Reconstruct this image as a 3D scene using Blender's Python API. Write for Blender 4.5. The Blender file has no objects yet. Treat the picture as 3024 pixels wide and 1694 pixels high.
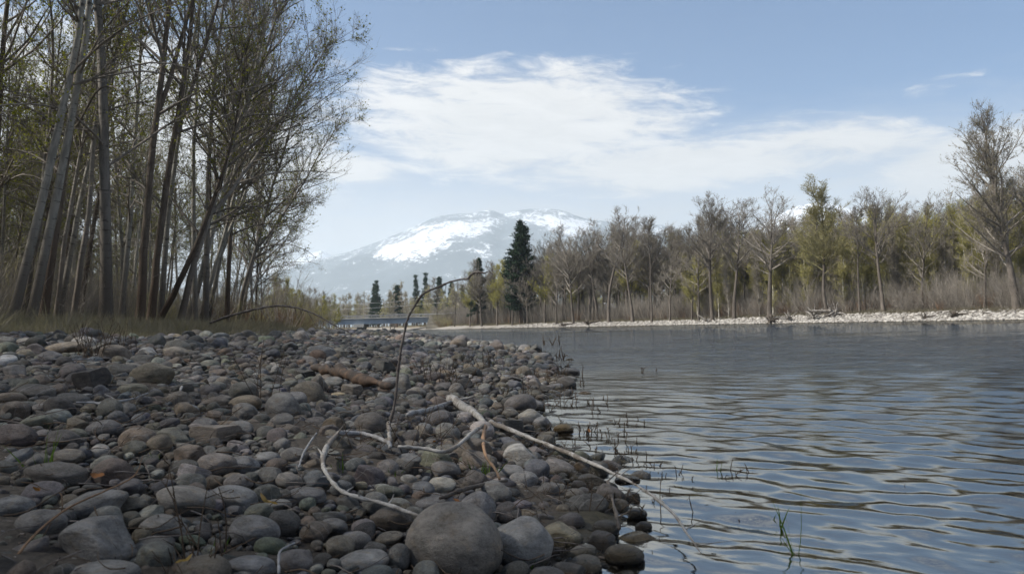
import bpy, math, random
import numpy as np
from mathutils import Vector, Matrix

sc = bpy.context.scene
R = math.radians

# ------------------------------------------------------------------ camera
F = 2350.0                       # focal length in photo pixels (photo 3024 wide)
HC = 0.70                        # eye height above the water, metres
PITCH, ROLL = math.atan(111.8 / F), R(1.43)
fw = Vector((0, math.cos(PITCH), math.sin(PITCH)))
r0 = Vector((1, 0, 0)); u0 = Vector((0, -math.sin(PITCH), math.cos(PITCH)))
rt = r0 * math.cos(ROLL) - u0 * math.sin(ROLL)
up = u0 * math.cos(ROLL) + r0 * math.sin(ROLL)
cam_d = bpy.data.cameras.new('camera')
cam = bpy.data.objects.new('camera', cam_d)
sc.collection.objects.link(cam)
M = Matrix((rt, up, -fw)).transposed().to_4x4()
M.translation = Vector((0, 0, HC))
cam.matrix_world = M
cam_d.sensor_width = 36; cam_d.lens = 36 * F / 3024
cam_d.clip_start = 0.05; cam_d.clip_end = 60000
cam_d.dof.use_dof = True; cam_d.dof.focus_distance = 5.5; cam_d.dof.aperture_fstop = 6.5
sc.camera = cam

# ------------------------------------------------------------------ light
SUN_EL, SUN_AZ = R(44), R(-104)          # azimuth from +Y towards +X: the sun stands over the wood
EXPOSURE = 0.78
sc.view_settings.view_transform = 'Standard'
sc.view_settings.look = 'None'
sc.view_settings.exposure = EXPOSURE
sc.view_settings.gamma = 1.0
sc.view_settings.use_curve_mapping = False
sc.cycles.max_bounces = 6
sc.cycles.diffuse_bounces = 2
sc.cycles.glossy_bounces = 3
sc.cycles.transparent_max_bounces = 12
sc.cycles.transmission_bounces = 3
sc.cycles.volume_bounces = 1
sc.cycles.use_denoising = True
sc.cycles.caustics_reflective = False
sc.cycles.caustics_refractive = False

sd = bpy.data.lights.new('sun', 'SUN')
sd.energy = 5.0; sd.angle = R(2.5); sd.color = (1.0, 0.95, 0.88)
sun = bpy.data.objects.new('sun', sd)
sc.collection.objects.link(sun)
to_sun = Vector((math.sin(SUN_AZ) * math.cos(SUN_EL), math.cos(SUN_AZ) * math.cos(SUN_EL), math.sin(SUN_EL)))
sun.rotation_euler = (-to_sun).to_track_quat('-Z', 'Y').to_euler()
sun.location = (-30, -10, 60)


class NT:
    """small helper to write node trees"""
    def __init__(s, tree):
        s.t = tree
    def n(s, typ, ins=None, **props):
        nd = s.t.nodes.new(typ)
        for k, v in props.items():
            setattr(nd, k, v)
        for k, v in (ins or {}).items():
            s.set(nd.inputs[k], v)
        return nd
    def set(s, sock, v):
        if hasattr(v, 'is_output') or isinstance(v, bpy.types.NodeSocket):
            s.t.links.new(v, sock)
        else:
            if sock.type == 'RGBA' and hasattr(v, '__len__') and len(v) == 3:
                v = (*v, 1)
            sock.default_value = v
    def math(s, op, a, b=0.0, c=None, clamp=False):
        nd = s.t.nodes.new('ShaderNodeMath'); nd.operation = op; nd.use_clamp = clamp
        s.set(nd.inputs[0], a); s.set(nd.inputs[1], b)
        if c is not None: s.set(nd.inputs[2], c)
        return nd.outputs[0]
    def mix(s, f, a, b, blend='MIX'):
        nd = s.t.nodes.new('ShaderNodeMix'); nd.data_type = 'RGBA'; nd.blend_type = blend
        nd.clamp_factor = True
        s.set(nd.inputs[0], f); s.set(nd.inputs[6], a); s.set(nd.inputs[7], b)
        return nd.outputs[2]
    def ramp(s, v, lo, hi, a=0.0, b=1.0, smooth=True):
        nd = s.t.nodes.new('ShaderNodeMapRange')
        nd.interpolation_type = 'SMOOTHSTEP' if smooth else 'LINEAR'
        for i, x in enumerate((v, lo, hi, a, b)):
            s.set(nd.inputs[i], x)
        return nd.outputs[0]
    def noise(s, vec, scale, detail=4, rough=.55, dist=0.0, dims='3D'):
        nd = s.t.nodes.new('ShaderNodeTexNoise'); nd.noise_dimensions = dims
        s.set(nd.inputs['Vector'], vec)
        nd.inputs['Scale'].default_value = scale; nd.inputs['Detail'].default_value = detail
        nd.inputs['Roughness'].default_value = rough; nd.inputs['Distortion'].default_value = dist
        return nd.outputs['Fac']
    def comb(s, x, y, z=0.0):
        nd = s.t.nodes.new('ShaderNodeCombineXYZ')
        for i, v in enumerate((x, y, z)): s.set(nd.inputs[i], v)
        return nd.outputs[0]


# ------------------------------------------------------------------ sky with high clouds
w = bpy.data.worlds.new('World'); sc.world = w; w.use_nodes = True
w.node_tree.nodes.clear()
N = NT(w.node_tree)
sky = N.n('ShaderNodeTexSky', sky_type='NISHITA', sun_disc=False, sun_elevation=SUN_EL,
          sun_rotation=SUN_AZ, altitude=1100.0, air_density=1.0, dust_density=0.6, ozone_density=1.6)
tc = N.n('ShaderNodeTexCoord')
sep = N.n('ShaderNodeSeparateXYZ', {0: tc.outputs['Generated']})
sx, sy, sz = sep.outputs
az = N.math('MULTIPLY', N.math('ARCTAN2', sx, sy), 57.2958)       # degrees, 0 = straight down the river
el = N.math('MULTIPLY', N.math('ARCSINE', sz), 57.2958)
elc = N.math('MAXIMUM', el, -2.0)
# streaky coordinate: wide in azimuth, thin in elevation
vec = N.comb(N.math('MULTIPLY', az, .045), N.math('MULTIPLY', N.math('ADD', elc, N.math('MULTIPLY', az, .05)), .16), 3.1)
n1 = N.noise(vec, 1.0, 3, .5, .4)
n2 = N.noise(vec, 2.6, 9, .62, .5)
vec2 = N.comb(N.math('MULTIPLY', az, .10), N.math('MULTIPLY', N.math('ADD', elc, N.math('MULTIPLY', az, .07)), .42), 9.3)
n3 = N.noise(vec2, 2.2, 10, .68, .6)
def ell(ca, ce, ra, re, tilt=0.0):
    a = N.math('DIVIDE', N.math('SUBTRACT', az, ca), ra)
    e = N.math('DIVIDE', N.math('SUBTRACT', N.math('ADD', elc, N.math('MULTIPLY', N.math('SUBTRACT', az, ca), tilt)), ce), re)
    d = N.math('ADD', N.math('MULTIPLY', a, a), N.math('MULTIPLY', e, e))
    return N.math('SUBTRACT', 1.0, d)           # 1 in the centre, 0 on the rim
def mx(*a):
    r = a[0]
    for b in a[1:]: r = N.math('SMOOTH_MAX', r, b, .35)
    return r
field = mx(ell(0.5, 14.3, 14.5, 4.4, .045),           # the big lens cloud
           ell(11.0, 11.0, 11.5, 2.1, .02),           # its thin tail
           N.math('SUBTRACT', ell(21.5, 11.8, 9.0, 1.9, .08), .25),
           ell(-28, 13.5, 17, 6.0, 0.03),             # cloud behind the wood
           N.math('SUBTRACT', ell(-11.5, 11.4, 7.0, 1.3, .06), .2),
           ell(31.5, 9.0, 7.0, 2.6, -.08),
           N.math('SUBTRACT', ell(29.0, 14.3, 5.0, 1.9, -.12), 1.15))
noi = N.math('ADD', N.math('MULTIPLY', N.math('SUBTRACT', n2, .5), 2.6), N.math('MULTIPLY', N.math('SUBTRACT', n3, .5), 3.1))
front = N.math('ADD', N.math('MULTIPLY', field, 1.25), noi)
m_front = N.ramp(front, -.30, .95)
# elsewhere the same kind of cloud scattered by noise alone
m_else = N.ramp(N.math('ADD', n1, N.math('MULTIPLY', noi, .10)), .44, .62)
side = N.ramp(N.math('ABSOLUTE', az), 38.0, 60.0)
high = N.ramp(el, 24.0, 38.0)
m_out = N.math('MULTIPLY', m_else, N.math('MAXIMUM', side, high))
cloud = N.math('MAXIMUM', m_front, N.math('MULTIPLY', m_out, .8), clamp=True)
cloud = N.math('MULTIPLY', cloud, .93)
thin = N.ramp(N.math('ADD', el, N.math('MULTIPLY', N.math('SUBTRACT', n3, .5), 6.0)), 15.5, 4.5, 0.0, .90)   # veil that thickens to the skyline
cl = N.math('SUBTRACT', 1.0, N.math('MULTIPLY', N.math('SUBTRACT', 1.0, cloud), N.math('SUBTRACT', 1.0, thin)))
skyc = N.mix(1.0, sky.outputs[0], (0.012, 0.045, 0.069), 'MULTIPLY')
shade = N.ramp(n3, .3, .75, .86, 1.02)
ccol = N.mix(1.0, (0.645, 0.62, 0.585), N.comb(shade, shade, shade), 'MULTIPLY')
outc = N.mix(cl, skyc, ccol)
bg = N.n('ShaderNodeBackground', {'Color': outc, 'Strength': 1.0})
wo = N.n('ShaderNodeOutputWorld', {'Surface': bg.outputs[0]})
try: w.cycles.sampling_method = 'MANUAL'; w.cycles.sample_map_resolution = 512
except Exception: pass

# ------------------------------------------------------------------ land form
rng = np.random.default_rng(11)
random.seed(5)
# near shoreline x(y) and far shoreline x(y)
SH_Y = np.array([-60, -10, 0, 2.2, 3.3, 4.4, 5.6, 6.8, 9.4, 12, 17.6, 25, 34, 48, 97, 158, 240, 320, 480, 900, 12000.])
SH_X = np.array([3, .9, .25, .17, .34, .20, .05, .12, .52, .55, .66, -.13, -1.6, -4.4, -15, -32, -62, -98, -190, -420, -6000.])
FA_Y = np.array([-60, 0, 45, 75, 103, 135, 175, 205, 240, 320, 480, 900, 12000.])
FA_X = np.array([120, 84, 60, 48, 39, 25, 6.5, -17, -31, -60, -140, -360, -5900.])
SINES = [(rng.uniform(.3, 2.6), rng.uniform(0, 6.28), rng.uniform(0, 6.28)) for _ in range(10)]

def shore(y): return np.interp(y, SH_Y, SH_X)
def farx(y): return np.interp(y, FA_Y, FA_X)
def sstep(a, b, v):
    t = np.clip((v - a) / (b - a), 0, 1); return t * t * (3 - 2 * t)
def wob(x, y, k=1.0):
    s = 0
    for f, a, p in SINES:
        s = s + np.sin((x * math.cos(a) + y * math.sin(a)) * f * k + p) / (1 + f)
    return s
def H(x, y):
    x = np.asarray(x, float); y = np.asarray(y, float)
    u = shore(y) - x                                    # metres inland on our side
    v = x - farx(y)                                     # metres inland on the far side
    near = (.70 - .14 * sstep(7, 18, y)) * (1 - np.exp(-(np.maximum(u, 0) / 3.0) ** 1.2)) + .42 * sstep(9, 18, u) + .9 * sstep(25, 90, u)
    near = near + wob(x, y, 1.3) * .028 * sstep(.2, 3, u) + wob(x, y, .35) * .06 * sstep(12, 25, u)
    bed = -np.minimum(np.maximum(-u, 0) * .085 + .045 * sstep(0, .25, -u), .9)
    bedf = -np.minimum(np.maximum(-v, 0) * .10, .9)
    far = .95 * sstep(0, 9, v) + .7 * sstep(9, 40, v) + wob(x, y, .3) * .10 * sstep(1, 9, v)
    return np.where(v > 0, far, np.where(u > 0, near, np.maximum(bed, bedf)))
def h1(x, y): return float(H(x, y))

def ray(X, Y):
    return fw + rt * ((X - 1512) / F) + up * ((847 - Y) / F)
CAM = Vector((0, 0, HC))
def at(X, Y, d):
    r = ray(X, Y); return CAM + r * (d / r.y)
def hit(X, Y, water=False, lift=0.0):
    """where the line of sight through that point of the photo meets the land"""
    r = ray(X, Y); d = .8
    while d < 400:
        p = CAM + r * (d / r.y)
        g = h1(p.x, p.y)
        if water: g = max(g, 0.0)
        if p.z <= g + lift: return p
        d *= 1.006
    return CAM + r * (d / r.y)

# ------------------------------------------------------------------ mesh helpers
COL = sc.collection
def tag(o, label=None, cat=None, group=None, kind=None):
    if label: o['label'] = label
    if cat: o['category'] = cat
    if group: o['group'] = group
    if kind: o['kind'] = kind
    return o
def empty(name, loc, rz=0.0, s=1.0):
    o = bpy.data.objects.new(name, None); COL.objects.link(o)
    o.location = loc; o.rotation_euler = (0, 0, rz)
    o.scale = (s, s, s) if not hasattr(s, '__len__') else s
    o.empty_display_size = .3
    return o
def mesh_np(name, V, faces, mats=(), smooth=True, midx=None):
    """V (n,3); faces: list of (m,k) index arrays"""
    me = bpy.data.meshes.new(name)
    V = np.ascontiguousarray(V, dtype=np.float32)
    me.vertices.add(len(V)); me.vertices.foreach_set('co', V.ravel())
    faces = [np.asarray(f, dtype=np.int32) for f in faces if len(f)]
    tot = sum(f.size for f in faces); nf = sum(len(f) for f in faces)
    me.loops.add(tot); me.loops.foreach_set('vertex_index', np.concatenate([f.ravel() for f in faces]))
    sizes = np.concatenate([np.full(len(f), f.shape[1], np.int32) for f in faces])
    starts = np.concatenate([[0], np.cumsum(sizes)[:-1]]).astype(np.int32)
    me.polygons.add(nf)
    me.polygons.foreach_set('loop_start', starts); me.polygons.foreach_set('loop_total', sizes)
    if midx is not None: me.polygons.foreach_set('material_index', np.asarray(midx, np.int32))
    me.update(calc_edges=True)
    me.polygons.foreach_set('use_smooth', np.full(nf, smooth, bool))
    for m in mats: me.materials.append(m)
    me.validate()
    return me
def obj(name, me, parent=None):
    o = bpy.data.objects.new(name, me); COL.objects.link(o)
    if parent is not None: o.parent = parent
    return o
def box(x0, y0, z0, x1, y1, z1):
    V = np.array([(x, y, z) for z in (z0, z1) for y in (y0, y1) for x in (x0, x1)], float)
    Fc = np.array([(0, 2, 3, 1), (4, 5, 7, 6), (0, 1, 5, 4), (2, 6, 7, 3), (0, 4, 6, 2), (1, 3, 7, 5)])
    return V, Fc
def join(parts):
    Vs, Fs, off = [], {}, 0
    for V, Fc in parts:
        Vs.append(V); Fs.setdefault(np.asarray(Fc).shape[1], []).append(np.asarray(Fc) + off); off += len(V)
    return np.concatenate(Vs), [np.concatenate(f) for f in Fs.values()]
def tubes(P, Rd, sides, cap=False):
    """P (n,k,3) polylines, Rd (n,k) radii -> verts, quads"""
    n, k, _ = P.shape
    T = np.gradient(P, axis=1) if k > 2 else np.repeat(P[:, 1:] - P[:, :1], 2, axis=1)
    T /= np.linalg.norm(T, axis=2, keepdims=True) + 1e-9
    ref = np.where(np.abs(T[:, :1, 2:]) > .8, np.array([1., 0, 0]), np.array([0, 0, 1.]))
    A = np.cross(T, np.broadcast_to(ref, T.shape)); A /= np.linalg.norm(A, axis=2, keepdims=True) + 1e-9
    B = np.cross(T, A)
    th = np.arange(sides) * 2 * np.pi / sides
    V = P[:, :, None] + Rd[:, :, None, None] * (A[:, :, None] * np.cos(th)[None, None, :, None] + B[:, :, None] * np.sin(th)[None, None, :, None])
    V = V.reshape(-1, 3)
    idx = np.arange(n * k * sides).reshape(n, k, sides)
    a = idx[:, :-1]; b = idx[:, 1:]
    Q = np.stack([a, np.roll(a, -1, 2), np.roll(b, -1, 2), b], axis=-1).reshape(-1, 4)
    return V, Q

# ------------------------------------------------------------------ materials
def mat(name):
    m = bpy.data.materials.new(name); m.use_nodes = True
    m.node_tree.nodes.clear()
    n = NT(m.node_tree)
    return m, n
def finish(n, shader, disp=None):
    o = n.n('ShaderNodeOutputMaterial', {'Surface': shader})
def bump(n, h, strength, dist):
    return n.n('ShaderNodeBump', {'Height': h, 'Strength': strength, 'Distance': dist}).outputs[0]

def stone_material(name, instanced):
    m, n = mat(name)
    if instanced:
        tint = n.n('ShaderNodeAttribute', attribute_name='tint', attribute_type='INSTANCER').outputs['Color']
    else:
        tint = n.n('ShaderNodeObjectInfo').outputs['Color']
    oi = n.n('ShaderNodeObjectInfo')
    rnd = oi.outputs['Random']
    tc = n.n('ShaderNodeTexCoord').outputs['Object']
    off = n.comb(n.math('MULTIPLY', rnd, 37.0), n.math('MULTIPLY', rnd, 91.0), rnd)
    v = n.n('ShaderNodeVectorMath', {0: tc, 1: off}, operation='ADD').outputs[0]
    big = n.noise(v, 1.3, 4, .6, .6)
    fine = n.noise(v, 9.0, 8, .75)
    speck = n.noise(v, 26.0, 3, .7)
    k = n.math('ADD', n.ramp(big, .28, .72, .60, 1.22), n.math('MULTIPLY', n.math('SUBTRACT', fine, .5), 1.5))
    k = n.math('ADD', k, n.ramp(speck, .58, .70, 0, .38))
    col = n.mix(1.0, tint, n.comb(k, k, k), 'MULTIPLY')
    warm = n.mix(1.0, col, (1.18, 1.0, .78), 'MULTIPLY')
    col = n.mix(n.ramp(n.noise(v, 2.2, 4, .6), .50, .68, 0, .55), col, warm)
    band = n.noise(n.n('ShaderNodeVectorMath', {0: v, 1: (.5, .5, 1.9)}, operation='MULTIPLY').outputs[0], 1.1, 5, .62, 1.2)
    bk = n.ramp(band, .36, .64, .80, 1.20)
    col = n.mix(1.0, col, n.comb(bk, bk, bk), 'MULTIPLY')
    # a thin vein or band on some stones
    wv = n.n('ShaderNodeTexWave', {'Vector': v, 'Scale': .55, 'Distortion': 5.0, 'Detail': 4.0, 'Detail Scale': 1.2}, wave_type='BANDS')
    vein = n.math('MULTIPLY', n.ramp(wv.outputs['Fac'], .965, .99), n.ramp(rnd, .84, .87, 0, .28))
    col = n.mix(vein, col, (.34, .33, .31))
    # dust and dried silt on what faces up
    geo = n.n('ShaderNodeNewGeometry')
    nz = n.n('ShaderNodeSeparateXYZ', {0: geo.outputs['Normal']}).outputs[2]
    dust = n.math('MULTIPLY', n.ramp(nz, .25, .95, 0, .24), n.ramp(fine, .35, .65))
    col = n.mix(dust, col, (.26, .25, .23))
    # wet below the waterline and just above it
    pz = n.n('ShaderNodeSeparateXYZ', {0: geo.outputs['Position']}).outputs[2]
    wet = n.ramp(n.math('ADD', pz, n.math('MULTIPLY', n.math('SUBTRACT', big, .5), .04)), .02, .055, 1.0, 0.0)
    col = n.mix(wet, col, n.mix(1.0, col, (.42, .38, .30), 'MULTIPLY'))
    rough = n.ramp(wet, 0, 1, .82, .22, smooth=False)
    hgt = n.math('ADD', n.math('MULTIPLY', fine, .6), n.math('MULTIPLY', speck, .25))
    b = n.n('ShaderNodeBsdfPrincipled', {'Base Color': col, 'Roughness': rough, 'Normal': bump(n, hgt, .8, .045),
                                         'Specular IOR Level': .35})
    finish(n, b.outputs[0])
    return m
M_STONE = stone_material('river_stone', False)
M_STONE_I = stone_material('river_stone_scattered', True)

def bark_material(name, base, dark, scale=1.0, marks=.5, foot=None):
    m, n = mat(name)
    tc = n.n('ShaderNodeTexCoord').outputs['Object']
    s = n.n('ShaderNodeSeparateXYZ', {0: tc})
    v1 = n.comb(n.math('MULTIPLY', s.outputs[0], 5 * scale), n.math('MULTIPLY', s.outputs[1], 5 * scale), n.math('MULTIPLY', s.outputs[2], 1.1 * scale))
    v2 = n.comb(n.math('MULTIPLY', s.outputs[0], 2.2 * scale), n.math('MULTIPLY', s.outputs[1], 2.2 * scale), n.math('MULTIPLY', s.outputs[2], 9 * scale))
    a = n.noise(v1, 1.6, 5, .65); b = n.noise(v2, 1.2, 4, .6)
    f = n.ramp(a, .38, .66)
    col = n.mix(f, base, tuple(c * .62 for c in base))
    col = n.mix(n.ramp(b, .58, .68, 0, marks), col, dark)
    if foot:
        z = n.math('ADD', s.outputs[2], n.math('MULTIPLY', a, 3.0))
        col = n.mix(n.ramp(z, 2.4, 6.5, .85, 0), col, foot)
    rnd = n.n('ShaderNodeObjectInfo').outputs['Random']
    k = n.ramp(rnd, 0, 1, .72, 1.22, smooth=False)
    col = n.mix(1.0, col, n.comb(k, k, k), 'MULTIPLY')
    p = n.n('ShaderNodeBsdfPrincipled', {'Base Color': col, 'Roughness': .9, 'Normal': bump(n, n.math('ADD', a, n.math('MULTIPLY', b, .4)), .8, .03), 'Specular IOR Level': .2})
    finish(n, p.outputs[0]); return m
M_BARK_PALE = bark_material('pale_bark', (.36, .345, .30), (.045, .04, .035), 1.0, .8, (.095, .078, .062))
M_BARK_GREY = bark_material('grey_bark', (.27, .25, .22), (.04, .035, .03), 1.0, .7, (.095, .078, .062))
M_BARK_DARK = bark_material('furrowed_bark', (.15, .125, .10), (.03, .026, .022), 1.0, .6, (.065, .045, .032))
M_BARK_FAR = bark_material('cottonwood_bark', (.135, .115, .095), (.05, .042, .035), .5, .5)
M_BARK_ASPEN = bark_material('aspen_bark', (.46, .43, .37), (.09, .075, .06), .6, .6)
M_TWIG = bark_material('twig_bark', (.23, .205, .175), (.06, .05, .04), 1.0, .4)
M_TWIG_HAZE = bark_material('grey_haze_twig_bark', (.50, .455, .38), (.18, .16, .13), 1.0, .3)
M_TWIG_PALE = bark_material('pale_twig_bark', (.32, .285, .24), (.09, .08, .065), 1.0, .4)
M_TWIG_RED = bark_material('willow_twig_bark', (.20, .125, .075), (.08, .05, .035), 1.0, .4)
M_TWIG_OLIVE = bark_material('olive_twig_bark', (.34, .31, .15), (.07, .06, .035), 1.0, .4)
M_PINE_BARK = bark_material('pine_bark', (.12, .08, .055), (.04, .03, .025), .6, .5)

def leaf_material(name, c1, c2, transl=.35):
    m, n = mat(name)
    geo = n.n('ShaderNodeNewGeometry')
    rp = n.noise(geo.outputs['Position'], 1.7, 3, .6)
    ri = geo.outputs['Random Per Island']
    f = n.math('ADD', n.math('MULTIPLY', rp, .6), n.math('MULTIPLY', ri, .45))
    col = n.mix(n.ramp(f, .25, .8), c1, c2)
    d = n.n('ShaderNodeBsdfDiffuse', {'Color': col})
    t = n.n('ShaderNodeBsdfTranslucent', {'Color': n.mix(1.0, col, (1.1, 1.15, .6), 'MULTIPLY')})
    ms = n.n('ShaderNodeMixShader', {0: transl, 1: d.outputs[0], 2: t.outputs[0]})
    finish(n, ms.outputs[0]); return m
M_LEAF = leaf_material('spring_leaf', (.13, .14, .03), (.23, .23, .05), .45)
M_LEAF_FAR = leaf_material('far_spring_leaf', (.30, .28, .07), (.40, .37, .10), .45)
M_LEAF_OLD = leaf_material('olive_bud_leaf', (.16, .145, .085), (.23, .20, .125))
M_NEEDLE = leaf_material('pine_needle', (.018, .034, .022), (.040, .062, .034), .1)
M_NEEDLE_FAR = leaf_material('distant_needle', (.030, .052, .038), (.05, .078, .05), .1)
M_DRY = leaf_material('dry_grass', (.14, .125, .098), (.225, .20, .16), .3)
M_GREEN = leaf_material('fresh_grass', (.05, .085, .018), (.09, .14, .03), .3)
M_DEADSTEM = leaf_material('dead_stem', (.05, .038, .028), (.10, .075, .055), .05)

def wood_material(name, c1, c2, c3, rough=.75):
    m, n = mat(name)
    tc = n.n('ShaderNodeTexCoord').outputs['Object']
    a = n.noise(tc, 9.0, 6, .7, .8); b = n.noise(tc, 45.0, 4, .7); c = n.noise(tc, 3.0, 3, .6)
    col = n.mix(n.ramp(a, .38, .64), c1, c2)
    col = n.mix(n.ramp(n.math('ADD', c, n.math('MULTIPLY', n.math('SUBTRACT', a, .5), .5)), .50, .56, 0, .85), col, c3)
    k = n.ramp(b, .3, .7, .75, 1.15)
    col = n.mix(1.0, col, n.comb(k, k, k), 'MULTIPLY')
    p = n.n('ShaderNodeBsdfPrincipled', {'Base Color': col, 'Roughness': rough, 'Normal': bump(n, n.math('ADD', a, n.math('MULTIPLY', b, .4)), .7, .006), 'Specular IOR Level': .25})
    finish(n, p.outputs[0]); return m
M_BLEACH = wood_material('bleached_wood', (.32, .305, .28), (.235, .22, .195), (.13, .11, .09))
M_GREYWOOD = wood_material('weathered_wood', (.25, .25, .25), (.16, .155, .15), (.09, .08, .07))
M_DARKWOOD = wood_material('dark_wet_wood', (.075, .062, .05), (.045, .037, .03), (.12, .10, .08))
M_ROT = wood_material('rotten_wood', (.115, .075, .05), (.075, .052, .038), (.045, .037, .03))
M_ORANGE = wood_material('peeled_bark', (.30, .18, .10), (.20, .12, .07), (.12, .08, .05))
M_STEMWOOD = wood_material('stem_bark', (.15, .13, .115), (.10, .085, .075), (.06, .05, .045))

def plain(name, c, rough=.7, metal=0.0, var=.25, scale=3.0):
    m, n = mat(name)
    tc = n.n('ShaderNodeTexCoord').outputs['Object']
    a = n.noise(tc, scale, 5, .65)
    k = n.ramp(a, .3, .7, 1 - var, 1 + var)
    col = n.mix(1.0, c, n.comb(k, k, k), 'MULTIPLY')
    p = n.n('ShaderNodeBsdfPrincipled', {'Base Color': col, 'Roughness': rough, 'Metallic': metal})
    finish(n, p.outputs[0]); return m

# ------------------------------------------------------------------ ground sheet
def spaced(lo, hi, n, c, s):
    a = np.arcsinh((lo - c) / s); b = np.arcsinh((hi - c) / s)
    return c + s * np.sinh(np.linspace(a, b, n))
gx = spaced(-16000, 16000, 330, -1.5, 3.2)
gy = spaced(-250, 15000, 340, 5.0, 3.4)
GX, GY = np.meshgrid(gx, gy)
GZ = H(GX, GY)
GZ = GZ + np.where(GY > 1500, -2.0 * sstep(1500, 6000, GY), 0)
fine = .012 * wob(GX, GY, 9.0) * (np.hypot(GX, GY) < 40)
GZ = GZ + fine
nx, ny = len(gx), len(gy)
idx = np.arange(nx * ny).reshape(ny, nx)
Q = np.stack([idx[:-1, :-1], idx[:-1, 1:], idx[1:, 1:], idx[1:, :-1]], -1).reshape(-1, 4)

mg, n = mat('ground')
za = n.n('ShaderNodeAttribute', attribute_name='zone').outputs['Color']
geo = n.n('ShaderNodeNewGeometry').outputs['Position']
a = n.noise(geo, 2.2, 8, .7); b = n.noise(geo, 45.0, 6, .75); c = n.noise(geo, .25, 5, .6)
vor = n.n('ShaderNodeTexVoronoi', {'Vector': geo, 'Scale': 38.0})
k = n.math('MULTIPLY', n.ramp(a, .3, .7, .72, 1.25), n.ramp(b, .3, .7, .7, 1.3))
k = n.math('MULTIPLY', k, n.ramp(c, .3, .7, .85, 1.15))
col = n.mix(1.0, za, n.comb(k, k, k), 'MULTIPLY')
pz = n.n('ShaderNodeSeparateXYZ', {0: geo}).outputs[2]
wet = n.ramp(pz, .0, .04, 1.0, 0.0)
col = n.mix(wet, col, n.mix(1.0, col, (.55, .5, .42), 'MULTIPLY'))
hh = n.math('ADD', n.math('MULTIPLY', vor.outputs['Distance'], -.5), b)
p = n.n('ShaderNodeBsdfPrincipled', {'Base Color': col, 'Roughness': n.ramp(wet, 0, 1, .95, .35), 'Normal': bump(n, hh, .9, .02), 'Specular IOR Level': .2})
finish(n, p.outputs[0])
V = np.stack([GX, GY, GZ], -1).reshape(-1, 3)
me = mesh_np('ground', V, [Q], [mg])
U = shore(GY) - GX; VV = GX - farx(GY)
zone = np.zeros((ny, nx, 4)); zone[..., 3] = 1
def lay(maskv, c):
    for i in range(3): zone[..., i] = zone[..., i] * (1 - maskv) + c[i] * maskv
lay(np.ones_like(U), (.075, .064, .052))                        # silt among the cobbles
lay(sstep(8.5, 11, U + .6 * wob(GX, GY, .5)), (.12, .105, .08))  # dry grass bank
lay(sstep(15, 20, U), (.075, .06, .042))                        # leaf litter in the wood
lay(sstep(120, 260, U), (.13, .115, .065))
lay(((U < 0) & (VV < 0)).astype(float), (.075, .068, .045))     # river bed
lay(sstep(-1.5, 0, VV), (.27, .25, .22))                        # pale gravel bar
lay(sstep(6, 10, VV + 1.2 * wob(GX, GY, .2)), (.16, .125, .075))
lay(sstep(14, 30, VV), (.13, .115, .065))
ca = me.color_attributes.new('zone', 'FLOAT_COLOR', 'POINT')
ca.data.foreach_set('color', zone.reshape(-1).astype(np.float32))
ground = tag(obj('ground', me), kind='structure')
ground['label'] = 'river banks and bed of silt and gravel'

# ------------------------------------------------------------------ water sheet, its ripples built as geometry
th = np.radians(np.concatenate([np.arange(-180, -44, 4), np.arange(-42, 42, .22), np.arange(44, 180, 4)]))
ra = [0.5]
while ra[-1] < 60: ra.append(ra[-1] * 1.0072)
while ra[-1] < 15000: ra.append(ra[-1] * 1.12)
ra = np.array(ra)
TH, RA = np.meshgrid(th, ra)
WX, WY = RA * np.sin(TH), RA * np.cos(TH)
Z = np.zeros_like(WX)
wr = np.random.default_rng(3)
calm = .34 + .66 * sstep(0, 5.0, WX - shore(WY) + 0.10 * WY)
calm2 = .8 + .35 * np.sin(WX * .35 + 1.2 * np.sin(WY * .21)) * np.sin(WY * .27 + .8 + .5 * np.sin(WX * .3))
for i in range(80):
    lam = .045 * (.75 / .045) ** (i / 79.0)
    # main train runs in from the open river towards our shore
    ang = R(232) + wr.normal(0, .36)
    if i % 4 == 0: ang = R(270) + wr.normal(0, .7)
    kx, ky = math.cos(ang) * 2 * math.pi / lam, math.sin(ang) * 2 * math.pi / lam
    s = .029 * (1.5 if lam < .3 else 1.0) * (1.0 if lam < .5 else .55)
    amp = s * lam / (2 * math.pi)
    cell = RA * .0072
    att = np.clip(lam / (3.0 * cell) - .6, 0, 1)
    fade = calm if lam < .6 else .35 + .65 * calm
    ph = kx * WX + ky * WY + wr.uniform(0, 6.28) + .5 * np.sin(WX * .5 + i) + .5 * np.sin(WY * .4 + 2 * i)
    Z += amp * att * fade * calm2 * np.sin(ph)
nr, nt = RA.shape
idx = np.arange(nr * nt).reshape(nr, nt)
Q = np.stack([idx[:-1], np.roll(idx, -1, 1)[:-1], np.roll(idx, -1, 1)[1:], idx[1:]], -1).reshape(-1, 4)[:, ::-1]
mw, n = mat('river_water')
geo = n.n('ShaderNodeNewGeometry').outputs['Position']
s = n.n('ShaderNodeSeparateXYZ', {0: geo})
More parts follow.
